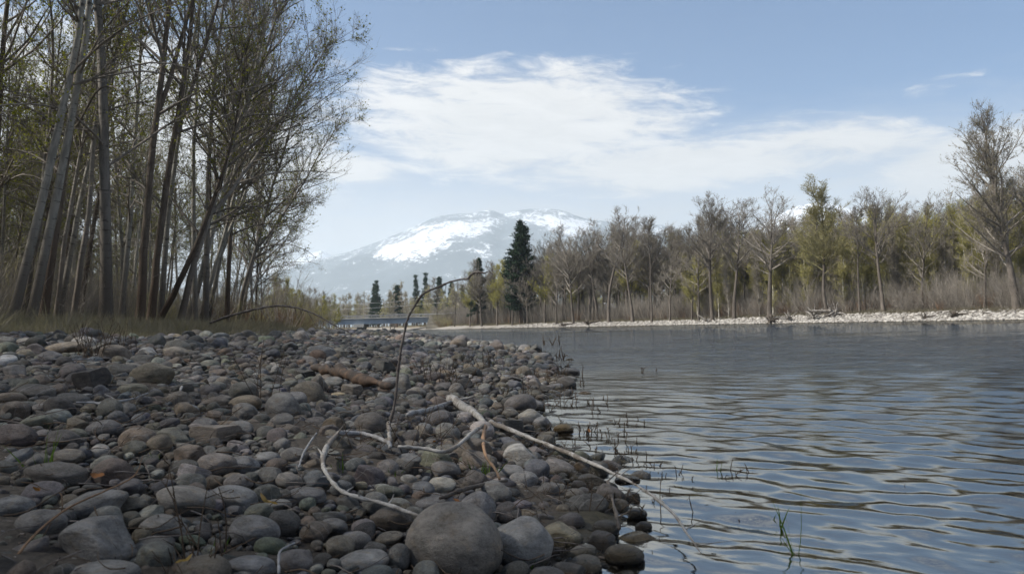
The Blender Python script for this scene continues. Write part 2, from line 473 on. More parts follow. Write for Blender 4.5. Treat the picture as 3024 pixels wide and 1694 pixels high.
# axes along and across the wave train
ca_, sa_ = math.cos(R(228)), math.sin(R(228))
across = n.math('ADD', n.math('MULTIPLY', s.outputs[0], ca_), n.math('MULTIPLY', s.outputs[1], sa_))
along = n.math('ADD', n.math('MULTIPLY', s.outputs[0], -sa_), n.math('MULTIPLY', s.outputs[1], ca_))
v = n.comb(across, n.math('MULTIPLY', along, .38), 0.0)
vfar = n.comb(n.math('MULTIPLY', s.outputs[0], .8), s.outputs[1], 4.0)
w1 = n.noise(v, 22.0, 4, .6, 0); w2 = n.noise(v, 26.0, 2, .5, .2); w3 = n.noise(vfar, 1.6, 7, .62, .4)
gust = n.noise(n.comb(n.math('MULTIPLY', s.outputs[0], .05), n.math('MULTIPLY', s.outputs[1], .09), 1.0), 1.0, 4, .6)
gk = n.ramp(gust, .38, .64, .30, 1.5)
dist = n.n('ShaderNodeVectorMath', {0: geo}, operation='LENGTH').outputs['Value']
farf = n.ramp(dist, 5.0, 30.0, 0.0, 1.0)
nearf = n.ramp(dist, 2.0, 14.0, .0022, .009)
hgt = n.math('ADD', n.math('MULTIPLY', w1, nearf), n.math('MULTIPLY', w2, .0004))
hgt = n.math('ADD', hgt, n.math('MULTIPLY', n.math('MULTIPLY', w3, farf), .26))
hgt = n.math('MULTIPLY', hgt, gk)
nb = n.n('ShaderNodeBump', {'Height': hgt, 'Strength': 1.0, 'Distance': 1.0}).outputs[0]
fr = n.n('ShaderNodeFresnel', {'IOR': 1.333, 'Normal': nb}).outputs[0]
gl = n.n('ShaderNodeBsdfGlossy', {'Color': (.43, .42, .39), 'Roughness': .02, 'Normal': nb})
tr = n.n('ShaderNodeBsdfTransparent', {'Color': (.26, .31, .27)})
dk = n.n('ShaderNodeBsdfDiffuse', {'Color': (.016, .024, .026)})
body = n.n('ShaderNodeMixShader', {0: .35, 1: tr.outputs[0], 2: dk.outputs[0]})
ms = n.n('ShaderNodeMixShader', {0: fr, 1: body.outputs[0], 2: gl.outputs[0]})
finish(n, ms.outputs[0])
me = mesh_np('water', np.stack([WX, WY, Z], -1).reshape(-1, 3), [Q], [mw])
water = tag(obj('water', me), kind='structure'); water['label'] = 'rippled river water'

# ------------------------------------------------------------------ mountains
def fbm2(x, y, seed, octs=6, ridged=True):
    r = np.random.default_rng(seed); out = 0; amp = 1.0; f = 1.0
    for o in range(octs):
        s = 0
        for _ in range(5):
            a = r.uniform(0, 6.28); p = r.uniform(0, 6.28)
            s = s + np.sin((x * math.cos(a) + y * math.sin(a)) * f + p + 1.3 * np.sin((x * math.sin(a) - y * math.cos(a)) * f * .7 + p * 2))
        s = s / 5
        out = out + amp * ((.5 - np.abs(s)) if ridged else s)
        amp *= .52; f *= 2.05
    return out
mm, n = mat('mountain')
sn = n.n('ShaderNodeAttribute', attribute_name='snow').outputs['Fac']
geo = n.n('ShaderNodeNewGeometry').outputs['Position']
a = n.noise(geo, .006, 8, .72); b = n.noise(geo, .03, 5, .75); c = n.noise(geo, .0016, 5, .6)
f = n.math('ADD', sn, n.math('ADD', n.math('MULTIPLY', n.math('SUBTRACT', a, .5), 2.6), n.math('MULTIPLY', n.math('SUBTRACT', b, .5), 2.4)))
forest = n.mix(n.ramp(c, .35, .65), (.055, .075, .085), (.10, .125, .14))
col = n.mix(n.ramp(f, .36, .66), forest, (.86, .88, .92))
p = n.n('ShaderNodeBsdfPrincipled', {'Base Color': col, 'Roughness': .9, 'Specular IOR Level': .1})
finish(n, p.outputs[0])

def poly_in(px, py, poly):
    ins = np.zeros(px.shape, bool); j = len(poly) - 1
    for i in range(len(poly)):
        xi, yi = poly[i]; xj, yj = poly[j]
        c = ((yi > py) != (yj > py)) & (px < (xj - xi) * (py - yi) / (yj - yi + 1e-9) + xi)
        ins ^= c; j = i
    return ins
def range_mesh(name, prof, D, depth, snow_fn, seed, rough=1.0, nxr=420, nyr=110):
    """a mountain range whose skyline follows prof [(photo x, photo y)] when seen from the river"""
    px = np.array([p[0] for p in prof], float); py = np.array([p[1] for p in prof], float)
    pts = [at(a_, b_, D) for a_, b_ in prof]
    X0 = np.array([p.x for p in pts]); Z0 = np.array([p.z for p in pts])
    xs = np.linspace(X0.min(), X0.max(), nxr)
    rid = np.interp(xs, X0, Z0)
    k = np.array([1, 2, 3, 2, 1.]); k /= k.sum()
    rid = np.convolve(np.pad(rid, 2, 'edge'), k, 'valid')
    t = np.linspace(-1, .55, nyr)                        # -1 foot, 0 ridge, then the back slope
    TX, TT = np.meshgrid(xs, t)
    prof_t = np.where(TT < 0, (1 + TT) ** 1.15, 1 - .9 * TT)
    yy = D + TT * depth
    nz = fbm2(TX / 900.0, yy / 900.0, seed)
    env = np.clip(1 - np.abs(TT + .42) * 1.75, 0, 1) ** .8
    zz = rid[None, :] * prof_t + nz * 210 * env * rough + fbm2(TX / 260., yy / 260., seed + 5, 4) * 16 * rough * (TT > -.97)
    zz = np.where(TT <= -.999, -30, zz)
    yw = yy + 260 * fbm2(TX / 1500., TX * 0, seed + 9, 3, False)
    V = np.stack([TX, yw, zz], -1).reshape(-1, 3)
    idx = np.arange(TX.size).reshape(TX.shape)
    Q = np.stack([idx[:-1, :-1], idx[:-1, 1:], idx[1:, 1:], idx[1:, :-1]], -1).reshape(-1, 4)
    me = mesh_np(name, V, [Q], [mm])
    # snow by place on the slope, given in the same slope coordinates the skyline was surveyed in
    d = V - np.array(CAM)
    ff = d @ np.array(fw); PX = 1512 + F * (d @ np.array(rt)) / ff; PY = 847 - F * (d @ np.array(up)) / ff
    s = snow_fn(PX, PY, V[:, 2], rid[np.newaxis, :].repeat(len(t), 0).ravel())
    at_ = me.attributes.new('snow', 'FLOAT', 'POINT'); at_.data.foreach_set('value', s.astype(np.float32))
    o = obj(name, me); tag(o, kind='structure'); return o

main_prof = [(200, 960), (500, 900), (700, 850), (800, 815), (884, 787), (940, 771), (989, 757), (1035, 746), (1080, 733), (1135, 715), (1195, 694), (1254, 668), (1290, 656), (1324, 651),
             (1362, 645), (1401, 645), (1430, 640), (1453, 638), (1472, 648), (1490, 651), (1512, 643), (1541, 635), (1569, 631), (1600, 633), (1662, 634), (1704, 645), (1739, 654),
             (1790, 658), (1840, 660), (1877, 650), (1905, 662), (1946, 670), (2016, 684), (2100, 700), (2250, 735), (2500, 800), (2900, 900), (3200, 950)]
snow_polys = [
    [(1075, 764), (1110, 738), (1150, 712), (1200, 694), (1254, 670), (1324, 652), (1410, 646), (1455, 640), (1480, 652), (1460, 668), (1420, 688), (1370, 700), (1335, 708), (1300, 735), (1262, 762), (1180, 768), (1120, 772)],
    [(1500, 652), (1541, 634), (1600, 632), (1665, 636), (1700, 648), (1760, 662), (1745, 690), (1700, 702), (1660, 690), (1610, 668), (1560, 660)],
    [(965, 790), (1010, 764), (1080, 738), (1110, 726), (1060, 762), (1000, 790)],
    [(1360, 755), (1420, 742), (1500, 752), (1560, 745), (1620, 760), (1500, 775), (1400, 772)],
    [(1590, 715), (1650, 722), (1720, 760), (1690, 780), (1620, 745)],
    [(1860, 650), (1905, 660), (1970, 678), (2010, 690), (1950, 705), (1880, 690)],
    [(1745, 708), (1770, 700), (1780, 715), (1750, 722)],
]
def snow_main(PX, PY, z, rid):
    s = np.full(PX.shape, -.05)
    s = np.maximum(s, .02 + .28 * sstep(.80, 1.0, z / np.maximum(rid, 1)))
    for i, pl in enumerate(snow_polys):
        acc = np.zeros(PX.shape)
        for dx, dy in ((0, 0), (16, 0), (-16, 0), (0, 13), (0, -13), (34, 8), (-34, -8), (14, -20), (-14, 20)):
            acc += poly_in(PX + dx, PY + dy, pl)
        s = np.maximum(s, (acc / 9) * (.82, .80, .50, .42, .50, .7, .55)[i])
    return s
range_mesh('mountain', main_prof, 9000, 2900, snow_main, 21)
range_mesh('distant_peak', [(560, 900), (700, 830), (800, 790), (873, 771), (905, 758), (932, 748), (950, 740), (962, 746), (975, 761), (1010, 775), (1080, 800), (1200, 850), (1400, 900)],
           12500, 2500, lambda PX, PY, z, rid: np.full(PX.shape, .78), 33, 1.3, 160, 60)
range_mesh('right_mountain', [(1900, 900), (2050, 800), (2150, 730), (2230, 680), (2307, 638), (2340, 622), (2374, 613), (2410, 606), (2460, 618), (2540, 640), (2620, 655), (2700, 668), (2850, 720), (3100, 800)],
           8200, 2400, lambda PX, PY, z, rid: np.full(PX.shape, .42) + .35 * sstep(.72, .95, z / np.maximum(rid, 1)), 45, 1.1, 220, 90)
range_mesh('wooded_hill', [(2450, 880), (2560, 780), (2680, 690), (2756, 640), (2823, 610), (2880, 588), (2934, 571), (3000, 560), (3100, 556), (3300, 600), (3700, 700), (4200, 860)],
           5200, 1700, lambda PX, PY, z, rid: np.full(PX.shape, .02), 57, .7, 200, 90)

# ------------------------------------------------------------------ trees
def unit(v): return v / (np.linalg.norm(v, axis=-1, keepdims=True) + 1e-9)
def grow(o, d, L, ra_, rb_, segs, noise, trop, r, curl=None):
    n = len(o); P = np.zeros((n, segs + 1, 3)); P[:, 0] = o; d = unit(d.copy())
    trop = np.broadcast_to(np.asarray(trop, float), (n,))
    for i in range(segs):
        d = d + r.normal(0, noise, (n, 3)); d[:, 2] += trop
        if curl is not None: d = d + curl
        d = unit(d)
        P[:, i + 1] = P[:, i] + d * (L / segs)[:, None]
    t = np.linspace(0, 1, segs + 1)[None]
    return P, ra_[:, None] * (1 - t) + rb_[:, None] * t
def sprout(P, Rd, idx, t, ang, r, upbias=0.0):
    k = P.shape[1] - 1
    f = t * k; i = np.minimum(f.astype(int), k - 1); g = (f - i)[:, None]
    a, b = P[idx, i], P[idx, i + 1]
    o = a * (1 - g) + b * g; T = unit(b - a)
    rr = Rd[idx, i] * (1 - g[:, 0]) + Rd[idx, i + 1] * g[:, 0]
    x = unit(np.cross(T, unit(r.normal(0, 1, T.shape))))
    x[:, 2] += upbias; x = unit(x)
    d = T * np.cos(ang)[:, None] + x * np.sin(ang)[:, None]
    return o, unit(d), rr
def leaves_at(pts, size, r):
    n = len(pts)
    a = unit(r.normal(0, 1, (n, 3))); b = unit(np.cross(a, r.normal(0, 1, (n, 3))))
    s = size * r.uniform(.6, 1.25, (n, 1))
    V = np.stack([pts, pts + (a * .5 + b * .42) * s, pts + a * s, pts + (a * .5 - b * .42) * s], 1).reshape(-1, 3)
    return V, np.arange(4 * n).reshape(n, 4)
def make_tree(seed, h=22, rb=.22, lean=(0, 0), curve=(0, 0), start=.35, nl=30, la=(30, 55), ll=(.32, .12), n2=9, n3=9, n4=0, lt=.05, bt=.06,
              leaves=3000, lsize=.06, forks=(), wig=.02, sag=0, twl=.65, leafstart=.2, nz=1.0, tr=.0045, toplen=None, rtop=.12, lowtwigs=0):
    """returns parts: trunk, branches, foliage as (V, faces)"""
    r = np.random.default_rng(seed)
    d0 = np.array([[lean[0], lean[1], 1.0]])
    curl = np.array([[curve[0], curve[1], 0]]) / 20.0
    T, TR = grow(np.zeros((1, 3)), d0, np.array([h]) * 1.0, np.array([rb]), np.array([rb * rtop]), 22, wig, .015, r, curl)
    T[0, :, 2] -= 0; TR[0, 0] *= 1.35; TR[0, 1] *= 1.08
    stems = [(T, TR, start)]
    for (ft, tilt, azm, fl) in forks:
        o, _, rr = sprout(T, TR, np.array([0]), np.array([ft]), np.array([.1]), r)
        dd = np.array([[math.sin(R(azm)) * math.sin(R(tilt)), math.cos(R(azm)) * math.sin(R(tilt)), math.cos(R(tilt))]])
        FT, FR = grow(o, dd, np.array([h * fl]), rr * .8, rr * .12, 22, wig * 1.6, .035, r)
        stems.append((FT, FR, .25))
    Pm = np.concatenate([s_[0] for s_ in stems]); Rm = np.concatenate([s_[1] for s_ in stems])
    st = np.array([s_[2] for s_ in stems]); lens = np.array([1.0] + [f[3] for f in forks])
    tv = [tubes(Pm, Rm, 9)]
    # limbs
    pick = r.choice(len(stems), nl * len(stems) if len(stems) < 3 else int(nl * 2.2), p=lens / lens.sum())
    t = st[pick] + (0.985 - st[pick]) * r.uniform(0, 1, len(pick)) ** .85
    rel = (t - st[pick]) / (1 - st[pick])
    ang = np.radians(la[1] + (la[0] - la[1]) * rel + r.normal(0, 7, len(pick)))
    o, d, rr = sprout(Pm, Rm, pick, t, ang, r)
    L = h * (ll[0] * (1 - rel) + ll[1] * rel) * lens[pick] ** .5 * r.uniform(.55, 1.2, len(pick)) * (.35 + .65 * np.clip(rel / .22, 0, 1) ** .6)
    tp = np.full(len(pick), lt)
    if sag:
        ns = int(sag); tp[:ns] = -.10; t_ = .2 + .5 * r.uniform(0, 1, ns)
        o2, d2, rr2 = sprout(Pm, Rm, pick[:ns] * 0, t_, np.radians(r.uniform(45, 75, ns)), r, .2)
        o[:ns], d[:ns], rr[:ns] = o2, d2, rr2; L[:ns] = h * r.uniform(.18, .30, ns)
    ra1 = np.minimum(rr * .62, .012 + L * .016)
    if sag: ra1[:ns] = np.minimum(ra1[:ns], .045)
    P1, R1 = grow(o, d, L, ra1, ra1 * .15 + .003, 9, .075 * nz, tp, r)
    bv = [tubes(P1, R1, 5)]
    # branches
    wgt = np.maximum(L, .05); n_2 = int(len(pick) * n2)
    ip = r.choice(len(L), n_2, p=wgt / wgt.sum()); t = r.uniform(.12, .99, n_2)
    o, d, rr = sprout(P1, R1, ip, t, np.radians(r.uniform(28, 58, n_2)), r, .1)
    L2 = (.22 + .32 * L[ip] * (1 - .55 * t)) * r.uniform(.5, 1.25, n_2)
    ra2 = np.clip(rr * .6, tr * .9, .004 + L2 * .011)
    P2, R2 = grow(o, d, L2, ra2, np.full(n_2, tr * .8), 6, .11 * nz, bt, r)
    bv.append(tubes(P2, R2, 4))
    # twigs
    pool, poolR = P2, R2
    n_3 = int(n_2 * n3)
    wgt = L2 + .3
    ip = r.choice(n_2, n_3, p=wgt / wgt.sum()); t = r.uniform(.1, 1.0, n_3)
    o, d, rr = sprout(P2, R2, ip, t, np.radians(r.uniform(22, 52, n_3)), r, .15)
    L3 = twl * r.uniform(.35, 1.2, n_3)
    P3, R3 = grow(o, d, L3, np.full(n_3, tr), np.full(n_3, tr * .45), 3, .14 * nz, bt * 1.6, r)
    bv.append(tubes(P3, R3, 3))
    if lowtwigs:                                          # short sprouts low on the stem
        t = r.uniform(.03, start, lowtwigs)
        o, d, rr = sprout(Pm, Rm, np.zeros(lowtwigs, int), t, np.radians(r.uniform(35, 75, lowtwigs)), r)
        L5 = r.uniform(.3, 1.5, lowtwigs)
        P5, R5 = grow(o, d, L5, .004 + L5 * .003, np.full(lowtwigs, .003), 4, .12, .05, r)
        bv.append(tubes(P5, R5, 3))
    fol = None
    if leaves:
        ip = r.choice(n_3, leaves); tt = r.uniform(leafstart, 1, leaves); kk = tt * 3; ii = np.minimum(kk.astype(int), 2); g = (kk - ii)[:, None]
        pts = P3[ip, ii] * (1 - g) + P3[ip, ii + 1] * g + r.normal(0, .02, (leaves, 3))
        fol = leaves_at(pts, lsize, r)
    return join(tv), join(bv), (fol[0], [fol[1]]) if fol else None

def tree_parts(name, seed, bark, twig, leaf, **kw):
    a, b, c = make_tree(seed, **kw)
    out = [('trunk', mesh_np(name + '_trunk', a[0], a[1], [bark])), ('branches', mesh_np(name + '_branches', b[0], b[1], [twig]))]
    if c: out.append(('foliage', mesh_np(name + '_foliage', c[0], c[1], [leaf], smooth=False)))
    return out
def joined_tree(name, seed, bark, twig, leaf, **kw):
    a, b, c = make_tree(seed, **kw)
    Vs, Fs, mi, off = [], [], [], 0
    for k, part in enumerate((a, b, c)):
        if part is None: continue
        Vs.append(part[0])
        for f in part[1]:
            Fs.append(f + off); mi += [k] * len(f)
        off += len(part[0])
    return mesh_np(name, np.concatenate(Vs), Fs, [bark, twig, leaf], midx=mi)
def plant(parts, name, loc, rz, s, label, cat, group=None):
    root = empty(name, loc, rz, s)
    tag(root, label, cat, group)
    for nm, me_ in parts: obj(nm, me_, root)
    return root

# kinds of tree in the wood on our side
TALL = [tree_parts('cottonwood_a', 1, M_BARK_GREY, M_TWIG, M_LEAF, h=25, rb=.20, start=.36, nl=30, sag=6, n2=7, n3=8, leaves=4600, lsize=.085, lowtwigs=40, ll=(.30, .10)),
        tree_parts('cottonwood_b', 2, M_BARK_PALE, M_TWIG_PALE, M_LEAF, h=24, rb=.15, start=.42, nl=26, sag=4, n2=7, n3=8, leaves=3000, lsize=.075, lowtwigs=30, lean=(.10, 0), wig=.03),
        tree_parts('cottonwood_c', 3, M_BARK_DARK, M_TWIG, M_LEAF, h=23, rb=.17, start=.34, nl=28, sag=6, n2=7, n3=8, leaves=3600, lsize=.08, forks=((.36, 14, 80, .6),), lowtwigs=40)]
SLIM = [tree_parts('slim_poplar_a', 4, M_BARK_PALE, M_TWIG_PALE, M_LEAF, h=20, rb=.115, start=.40, nl=26, la=(22, 42), ll=(.20, .07), sag=3, n2=7, n3=7, leaves=1900, lsize=.07, lowtwigs=60),
        tree_parts('slim_poplar_b', 5, M_BARK_GREY, M_TWIG, M_LEAF, h=18, rb=.10, start=.34, nl=28, la=(22, 45), ll=(.22, .08), sag=4, n2=7, n3=7, leaves=3000, lsize=.08, lean=(.05, 0), wig=.035, lowtwigs=70),
        tree_parts('slim_poplar_c', 6, M_BARK_DARK, M_TWIG, M_LEAF, h=21, rb=.13, start=.36, nl=26, la=(25, 45), ll=(.20, .07), sag=6, n2=7, n3=7, leaves=2600, lsize=.08, lowtwigs=50)]
EDGE = [tree_parts('leaning_poplar_a', 7, M_BARK_PALE, M_TWIG_PALE, M_LEAF, h=25, rb=.17, lean=(.26, -.05), curve=(.16, 0), start=.26, nl=40, la=(24, 46), ll=(.34, .13), n2=10, n3=9, leaves=3000, lsize=.07, forks=((.22, 22, 85, .74), (.34, 12, 60, .6)), wig=.03, lt=.02),
        tree_parts('leaning_poplar_b', 8, M_BARK_GREY, M_TWIG, M_LEAF, h=17, rb=.14, lean=(.30, 0), curve=(.22, 0), start=.20, nl=34, la=(30, 55), ll=(.34, .15), n2=8, n3=8, leaves=3900, lsize=.09, forks=((.30, 38, 95, .6),), wig=.04, lt=.03, sag=8),
        tree_parts('leaning_poplar_c', 9, M_BARK_DARK, M_TWIG, M_LEAF, h=15, rb=.17, lean=(.55, -.1), curve=(.12, 0), start=.32, nl=24, la=(35, 60), ll=(.34, .18), n2=7, n3=6, leaves=2500, lsize=.08, wig=.05, lt=.05)]

GW = 'cottonwoods and poplars of the wood on the cobbled bank'
def px_base(X, dist):
    """ground point under photo column X at that distance"""
    x = (X - 1512) / F * dist
    return (x, dist, h1(x, dist) - .08)
front = [  # X of the foot in the photo, distance, kind, scale, turn, label
    (20, 25, TALL[1], 1.0, 0.1, 'pale grey trunk leaning to the river at the edge of the view'),
    (80, 25.5, TALL[1], 1.02, -0.15, 'thick pale leaning cottonwood with smooth bark, second along the wood edge'),
    (120, 28, SLIM[2], 1.15, 0.8, 'dark slim poplar close behind the thick pale leaning cottonwood'),
    (165, 33, SLIM[0], 1.1, 2.2, 'slim pale poplar between the leaning cottonwood and the stout upright one'),
    (210, 31, SLIM[1], 1.15, 0.4, 'slim grey poplar with a crooked stem beside the stout upright cottonwood'),
    (308, 29, TALL[0], 1.12, 1.0, 'stoutest upright grey cottonwood, its furrowed trunk dead straight'),
    (352, 35, SLIM[0], 1.1, 3.3, 'thin whitish poplar just behind the stout upright cottonwood'),
    (408, 31, TALL[2], 1.0, 0.0, 'dark forked cottonwood, the first of the two black trunks standing together'),
    (438, 32, TALL[2], .95, .35, 'second of the two black trunks standing together, rising beside the first'),
    (452, 36, EDGE[2], .92, -.1, 'dark trunk leaning hard over the grass, bent like a bow'),
    (470, 37, SLIM[0], 1.2, 1.2, 'white barked poplar lit along one side behind the two black trunks'),
    (575, 38, TALL[1], .9, 2.6, 'mid grey cottonwood beyond the bow shaped trunk'),
    (602, 40, TALL[0], .85, 2.0, 'dark brown footed cottonwood in the middle of the wood edge'),
    (575, 43, EDGE[0], .80, .05, 'pale poplar with several stems fanning out over the beach'),
    (668, 44, SLIM[2], 1.1, 4.4, 'dark slim poplar inside the fan of pale stems'),
    (605, 46, EDGE[0], .82, -.25, 'tall pale poplar reaching farthest out against the blue sky'),
    (690, 48, EDGE[1], 1.0, .1, 'low leafy poplar leaning out under the tall pale one'),
    (712, 54, EDGE[1], .95, -.4, 'green tinged poplar with drooping tips at the end of the wood'),
    (770, 66, SLIM[1], .75, 2.0, 'grey crooked poplar near the end of the wood'),
    (812, 84, SLIM[0], .42, 5.2, 'small whitish poplar standing last before the gap to the bridge'),
    (715, 62, EDGE[1], .78, .3, 'low leaning poplar with fresh leaves, behind the one with drooping tips'),
    (752, 72, EDGE[1], .55, -.2, 'short arching poplar at the outer corner of the wood'),
    (752, 66, SLIM[2], .8, .2, 'dark slim trunk between the drooping poplar and the gap'),
    (745, 60, SLIM[0], .95, 4.9, 'straight pale pole behind the leafy leaning poplars'),
    (520, 36, EDGE[1], 1.1, .3, 'leafy poplar with fine green tips between the bowed trunk and the pale fan'),
    (545, 40, EDGE[0], .95, .5, 'many stemmed pale poplar behind the bow shaped trunk'),
]
TILT = {20: .19, 80: .14, 120: .13, 165: .15, 210: .10, 308: .035, 352: .08, 408: .07, 438: .09, 470: .06, 575: .05, 602: .07}
for X, d, parts, s, rz, lab in front:
    t_ = plant(parts, 'poplar_tree', px_base(X, d), rz, s, lab, 'tree', GW)
    tl = TILT.get(X, 0.0)
    if tl: t_.rotation_euler = (Matrix.Rotation(tl, 3, 'Y') @ Matrix.Rotation(rz, 3, 'Z')).to_euler()
FRONT_REF = [(20, 'leaning trunk at the edge of the view'), (80, 'thick pale leaning cottonwood'), (165, 'slim pale poplar beside the leaning cottonwood'), (308, 'stoutest upright cottonwood'), (423, 'two black trunks standing together'),
             (470, 'bow shaped trunk'), (575, 'mid grey cottonwood'), (640, 'pale fan of stems'), (735, 'low leafy poplar'), (820, 'last trees before the bridge gap')]
tr = np.random.default_rng(77); tlr = np.random.default_rng(78)
cnt = 0
spots = []
def far_enough(x, y, md):
    return all((x - a) ** 2 + (y - b) ** 2 > md * md for a, b in spots)
tries = 0
while cnt < 290 and tries < 9000:
    tries += 1
    y = tr.uniform(-26, 105) if tr.random() < .75 else tr.uniform(14, 70)
    u = 16.5 + tr.gamma(1.6, 13)
    if u > 75: continue
    x = float(shore(y)) - u
    if y > 6 and x / y > -.30: continue
    if y > 22 and x / y < -1.15: continue
    if y < 24 and x > -17: continue
    if not far_enough(x, y, 1.5): continue
    spots.append((x, y)); cnt += 1
    deep = u > 26
    if y < 20: k = [TALL[0], TALL[2], EDGE[1], SLIM[1]][cnt % 4]
    else: k = ([TALL[0], TALL[2], TALL[1]] + SLIM * 5)[tr.integers(18)]
    nm = {0: 'grey', 1: 'pale', 2: 'dark'}
    kind = 'stout' if any(k is q for q in TALL) else ('leaning' if any(k is q for q in EDGE) else 'slim')
    tone = 'pale' if (k is SLIM[0] or k is TALL[1]) else ('dark' if (k is SLIM[2] or k is TALL[2]) else 'grey')
    Xp = 1512 + F * x / max(y, .1)
    if y < 5 or Xp < -60: where = 'beside the beach where the wood goes on'
    else: where = ('far back behind the ' if deep else 'close behind the ') + min(FRONT_REF, key=lambda t_: abs(t_[0] - Xp))[1]
    lab = f"{kind} {tone} tree {where}"
    t_ = plant(k, 'poplar_tree', (x, y, h1(x, y) - .08), tr.uniform(0, 6.28), tr.uniform(.72, 1.12), lab, 'tree', f'{kind} {tone} trees crowded in the wood')
    if y > 18: t_.rotation_euler = (Matrix.Rotation(tlr.normal(.06, .07), 3, 'Y') @ Matrix.Rotation(tlr.uniform(0, 6.28), 3, 'Z')).to_euler()

# ------------------------------------------------------------------ trees of the far bank
FB = {}
FB['vase'] = tree_parts('vase_cottonwood', 31, M_BARK_FAR, M_TWIG, M_LEAF_OLD, h=17, rb=.24, start=.42, nl=36, la=(14, 46), ll=(.48, .16), n2=8, n3=8, leaves=1200, lsize=.13, tr=.013, twl=.8, lt=.03, bt=.09, nz=.5)
FB['round'] = tree_parts('round_cottonwood', 32, M_BARK_FAR, M_TWIG, M_LEAF_OLD, h=17, rb=.30, start=.38, nl=40, la=(16, 62), ll=(.48, .18), n2=9, n3=8, leaves=1500, lsize=.14, tr=.014, twl=.8, lt=.03, bt=.08, nz=.5)
FB['fork'] = tree_parts('forked_cottonwood', 33, M_BARK_FAR, M_TWIG, M_LEAF_OLD, h=17, rb=.22, start=.60, nl=22, la=(30, 65), ll=(.26, .15), n2=7, n3=8, leaves=900, lsize=.12, tr=.013, forks=((.48, 26, 88, .48), (.55, 30, 265, .40)), wig=.035, bt=.07, nz=.7)
FB['thin'] = tree_parts('thin_fork_tree', 34, M_BARK_FAR, M_TWIG, M_LEAF_OLD, h=17, rb=.15, start=.66, nl=18, la=(22, 50), ll=(.15, .08), n2=6, n3=8, leaves=600, lsize=.12, tr=.012, forks=((.55, 26, 88, .36),), wig=.02, lowtwigs=60, bt=.07, nz=.7)
FB['bush'] = tree_parts('bushy_crown_tree', 35, M_BARK_FAR, M_TWIG_OLIVE, M_LEAF_OLD, h=18, rb=.24, start=.34, nl=34, la=(20, 55), ll=(.30, .20), n2=11, n3=9, leaves=4500, lsize=.14, tr=.014, twl=.7, wig=.05, bt=.07, forks=((.62, 24, 265, .3),), lt=.03, nz=.6)
FB['plain'] = tree_parts('bare_tree', 36, M_BARK_FAR, M_TWIG_PALE, M_LEAF_OLD, h=15, rb=.16, start=.28, nl=34, la=(20, 54), ll=(.38, .14), n2=8, n3=9, leaves=800, lsize=.12, tr=.012, wig=.03, bt=.08, lt=.03, nz=.55)
FB['green'] = tree_parts('budding_tree', 37, M_BARK_FAR, M_TWIG_OLIVE, M_LEAF_FAR, h=13, rb=.14, start=.22, nl=34, la=(16, 42), ll=(.34, .14), n2=8, n3=8, leaves=3800, lsize=.14, tr=.011, bt=.09, lt=.05, nz=.55)
FB['sapling'] = tree_parts('aspen_sapling', 38, M_BARK_ASPEN, M_TWIG_OLIVE, M_LEAF_FAR, h=10, rb=.07, start=.06, nl=34, la=(7, 22), ll=(.26, .10), n2=6, n3=7, leaves=1500, lsize=.10, tr=.010, bt=.10, wig=.015, nz=.4)
FB['sapling2'] = tree_parts('brown_sapling', 39, M_BARK_ASPEN, M_TWIG_PALE, M_LEAF_OLD, h=11, rb=.07, start=.06, nl=34, la=(7, 22), ll=(.26, .10), n2=6, n3=7, leaves=900, lsize=.10, tr=.010, bt=.10, wig=.02, nz=.4)
FB['poplar'] = tree_parts('tall_river_poplar', 40, M_BARK_FAR, M_TWIG_PALE, M_LEAF_OLD, h=22, rb=.30, start=.20, nl=72, la=(18, 44), ll=(.42, .13), n2=9, n3=9, leaves=6500, lsize=.12, lean=(-.065, 0), curve=(-.03, 0), tr=.011, wig=.02, lt=.03, bt=.10, twl=.8, nz=.42)
HGT = dict(vase=17, round=17, fork=17, thin=17, bush=18, plain=15, green=13, sapling=10, sapling2=11, poplar=22)
def far_tree(kind, X, topY, d, rz, label, cat='tree', group=None, name='cottonwood_tree', wide=1.0):
    while (X - 1512) / F * d - float(farx(d)) < 5 and d < 236 and X > 1250: d += 2
    x = (X - 1512) / F * d
    z = h1(x, d) - .05
    hh_ = at(X, topY, d).z - z
    s = hh_ / HGT[kind] * .89
    return plant(FB[kind], name, (x, d, z), rz, (s * wide, s * wide, s), label, cat, group)
FG = 'cottonwoods along the far bank'
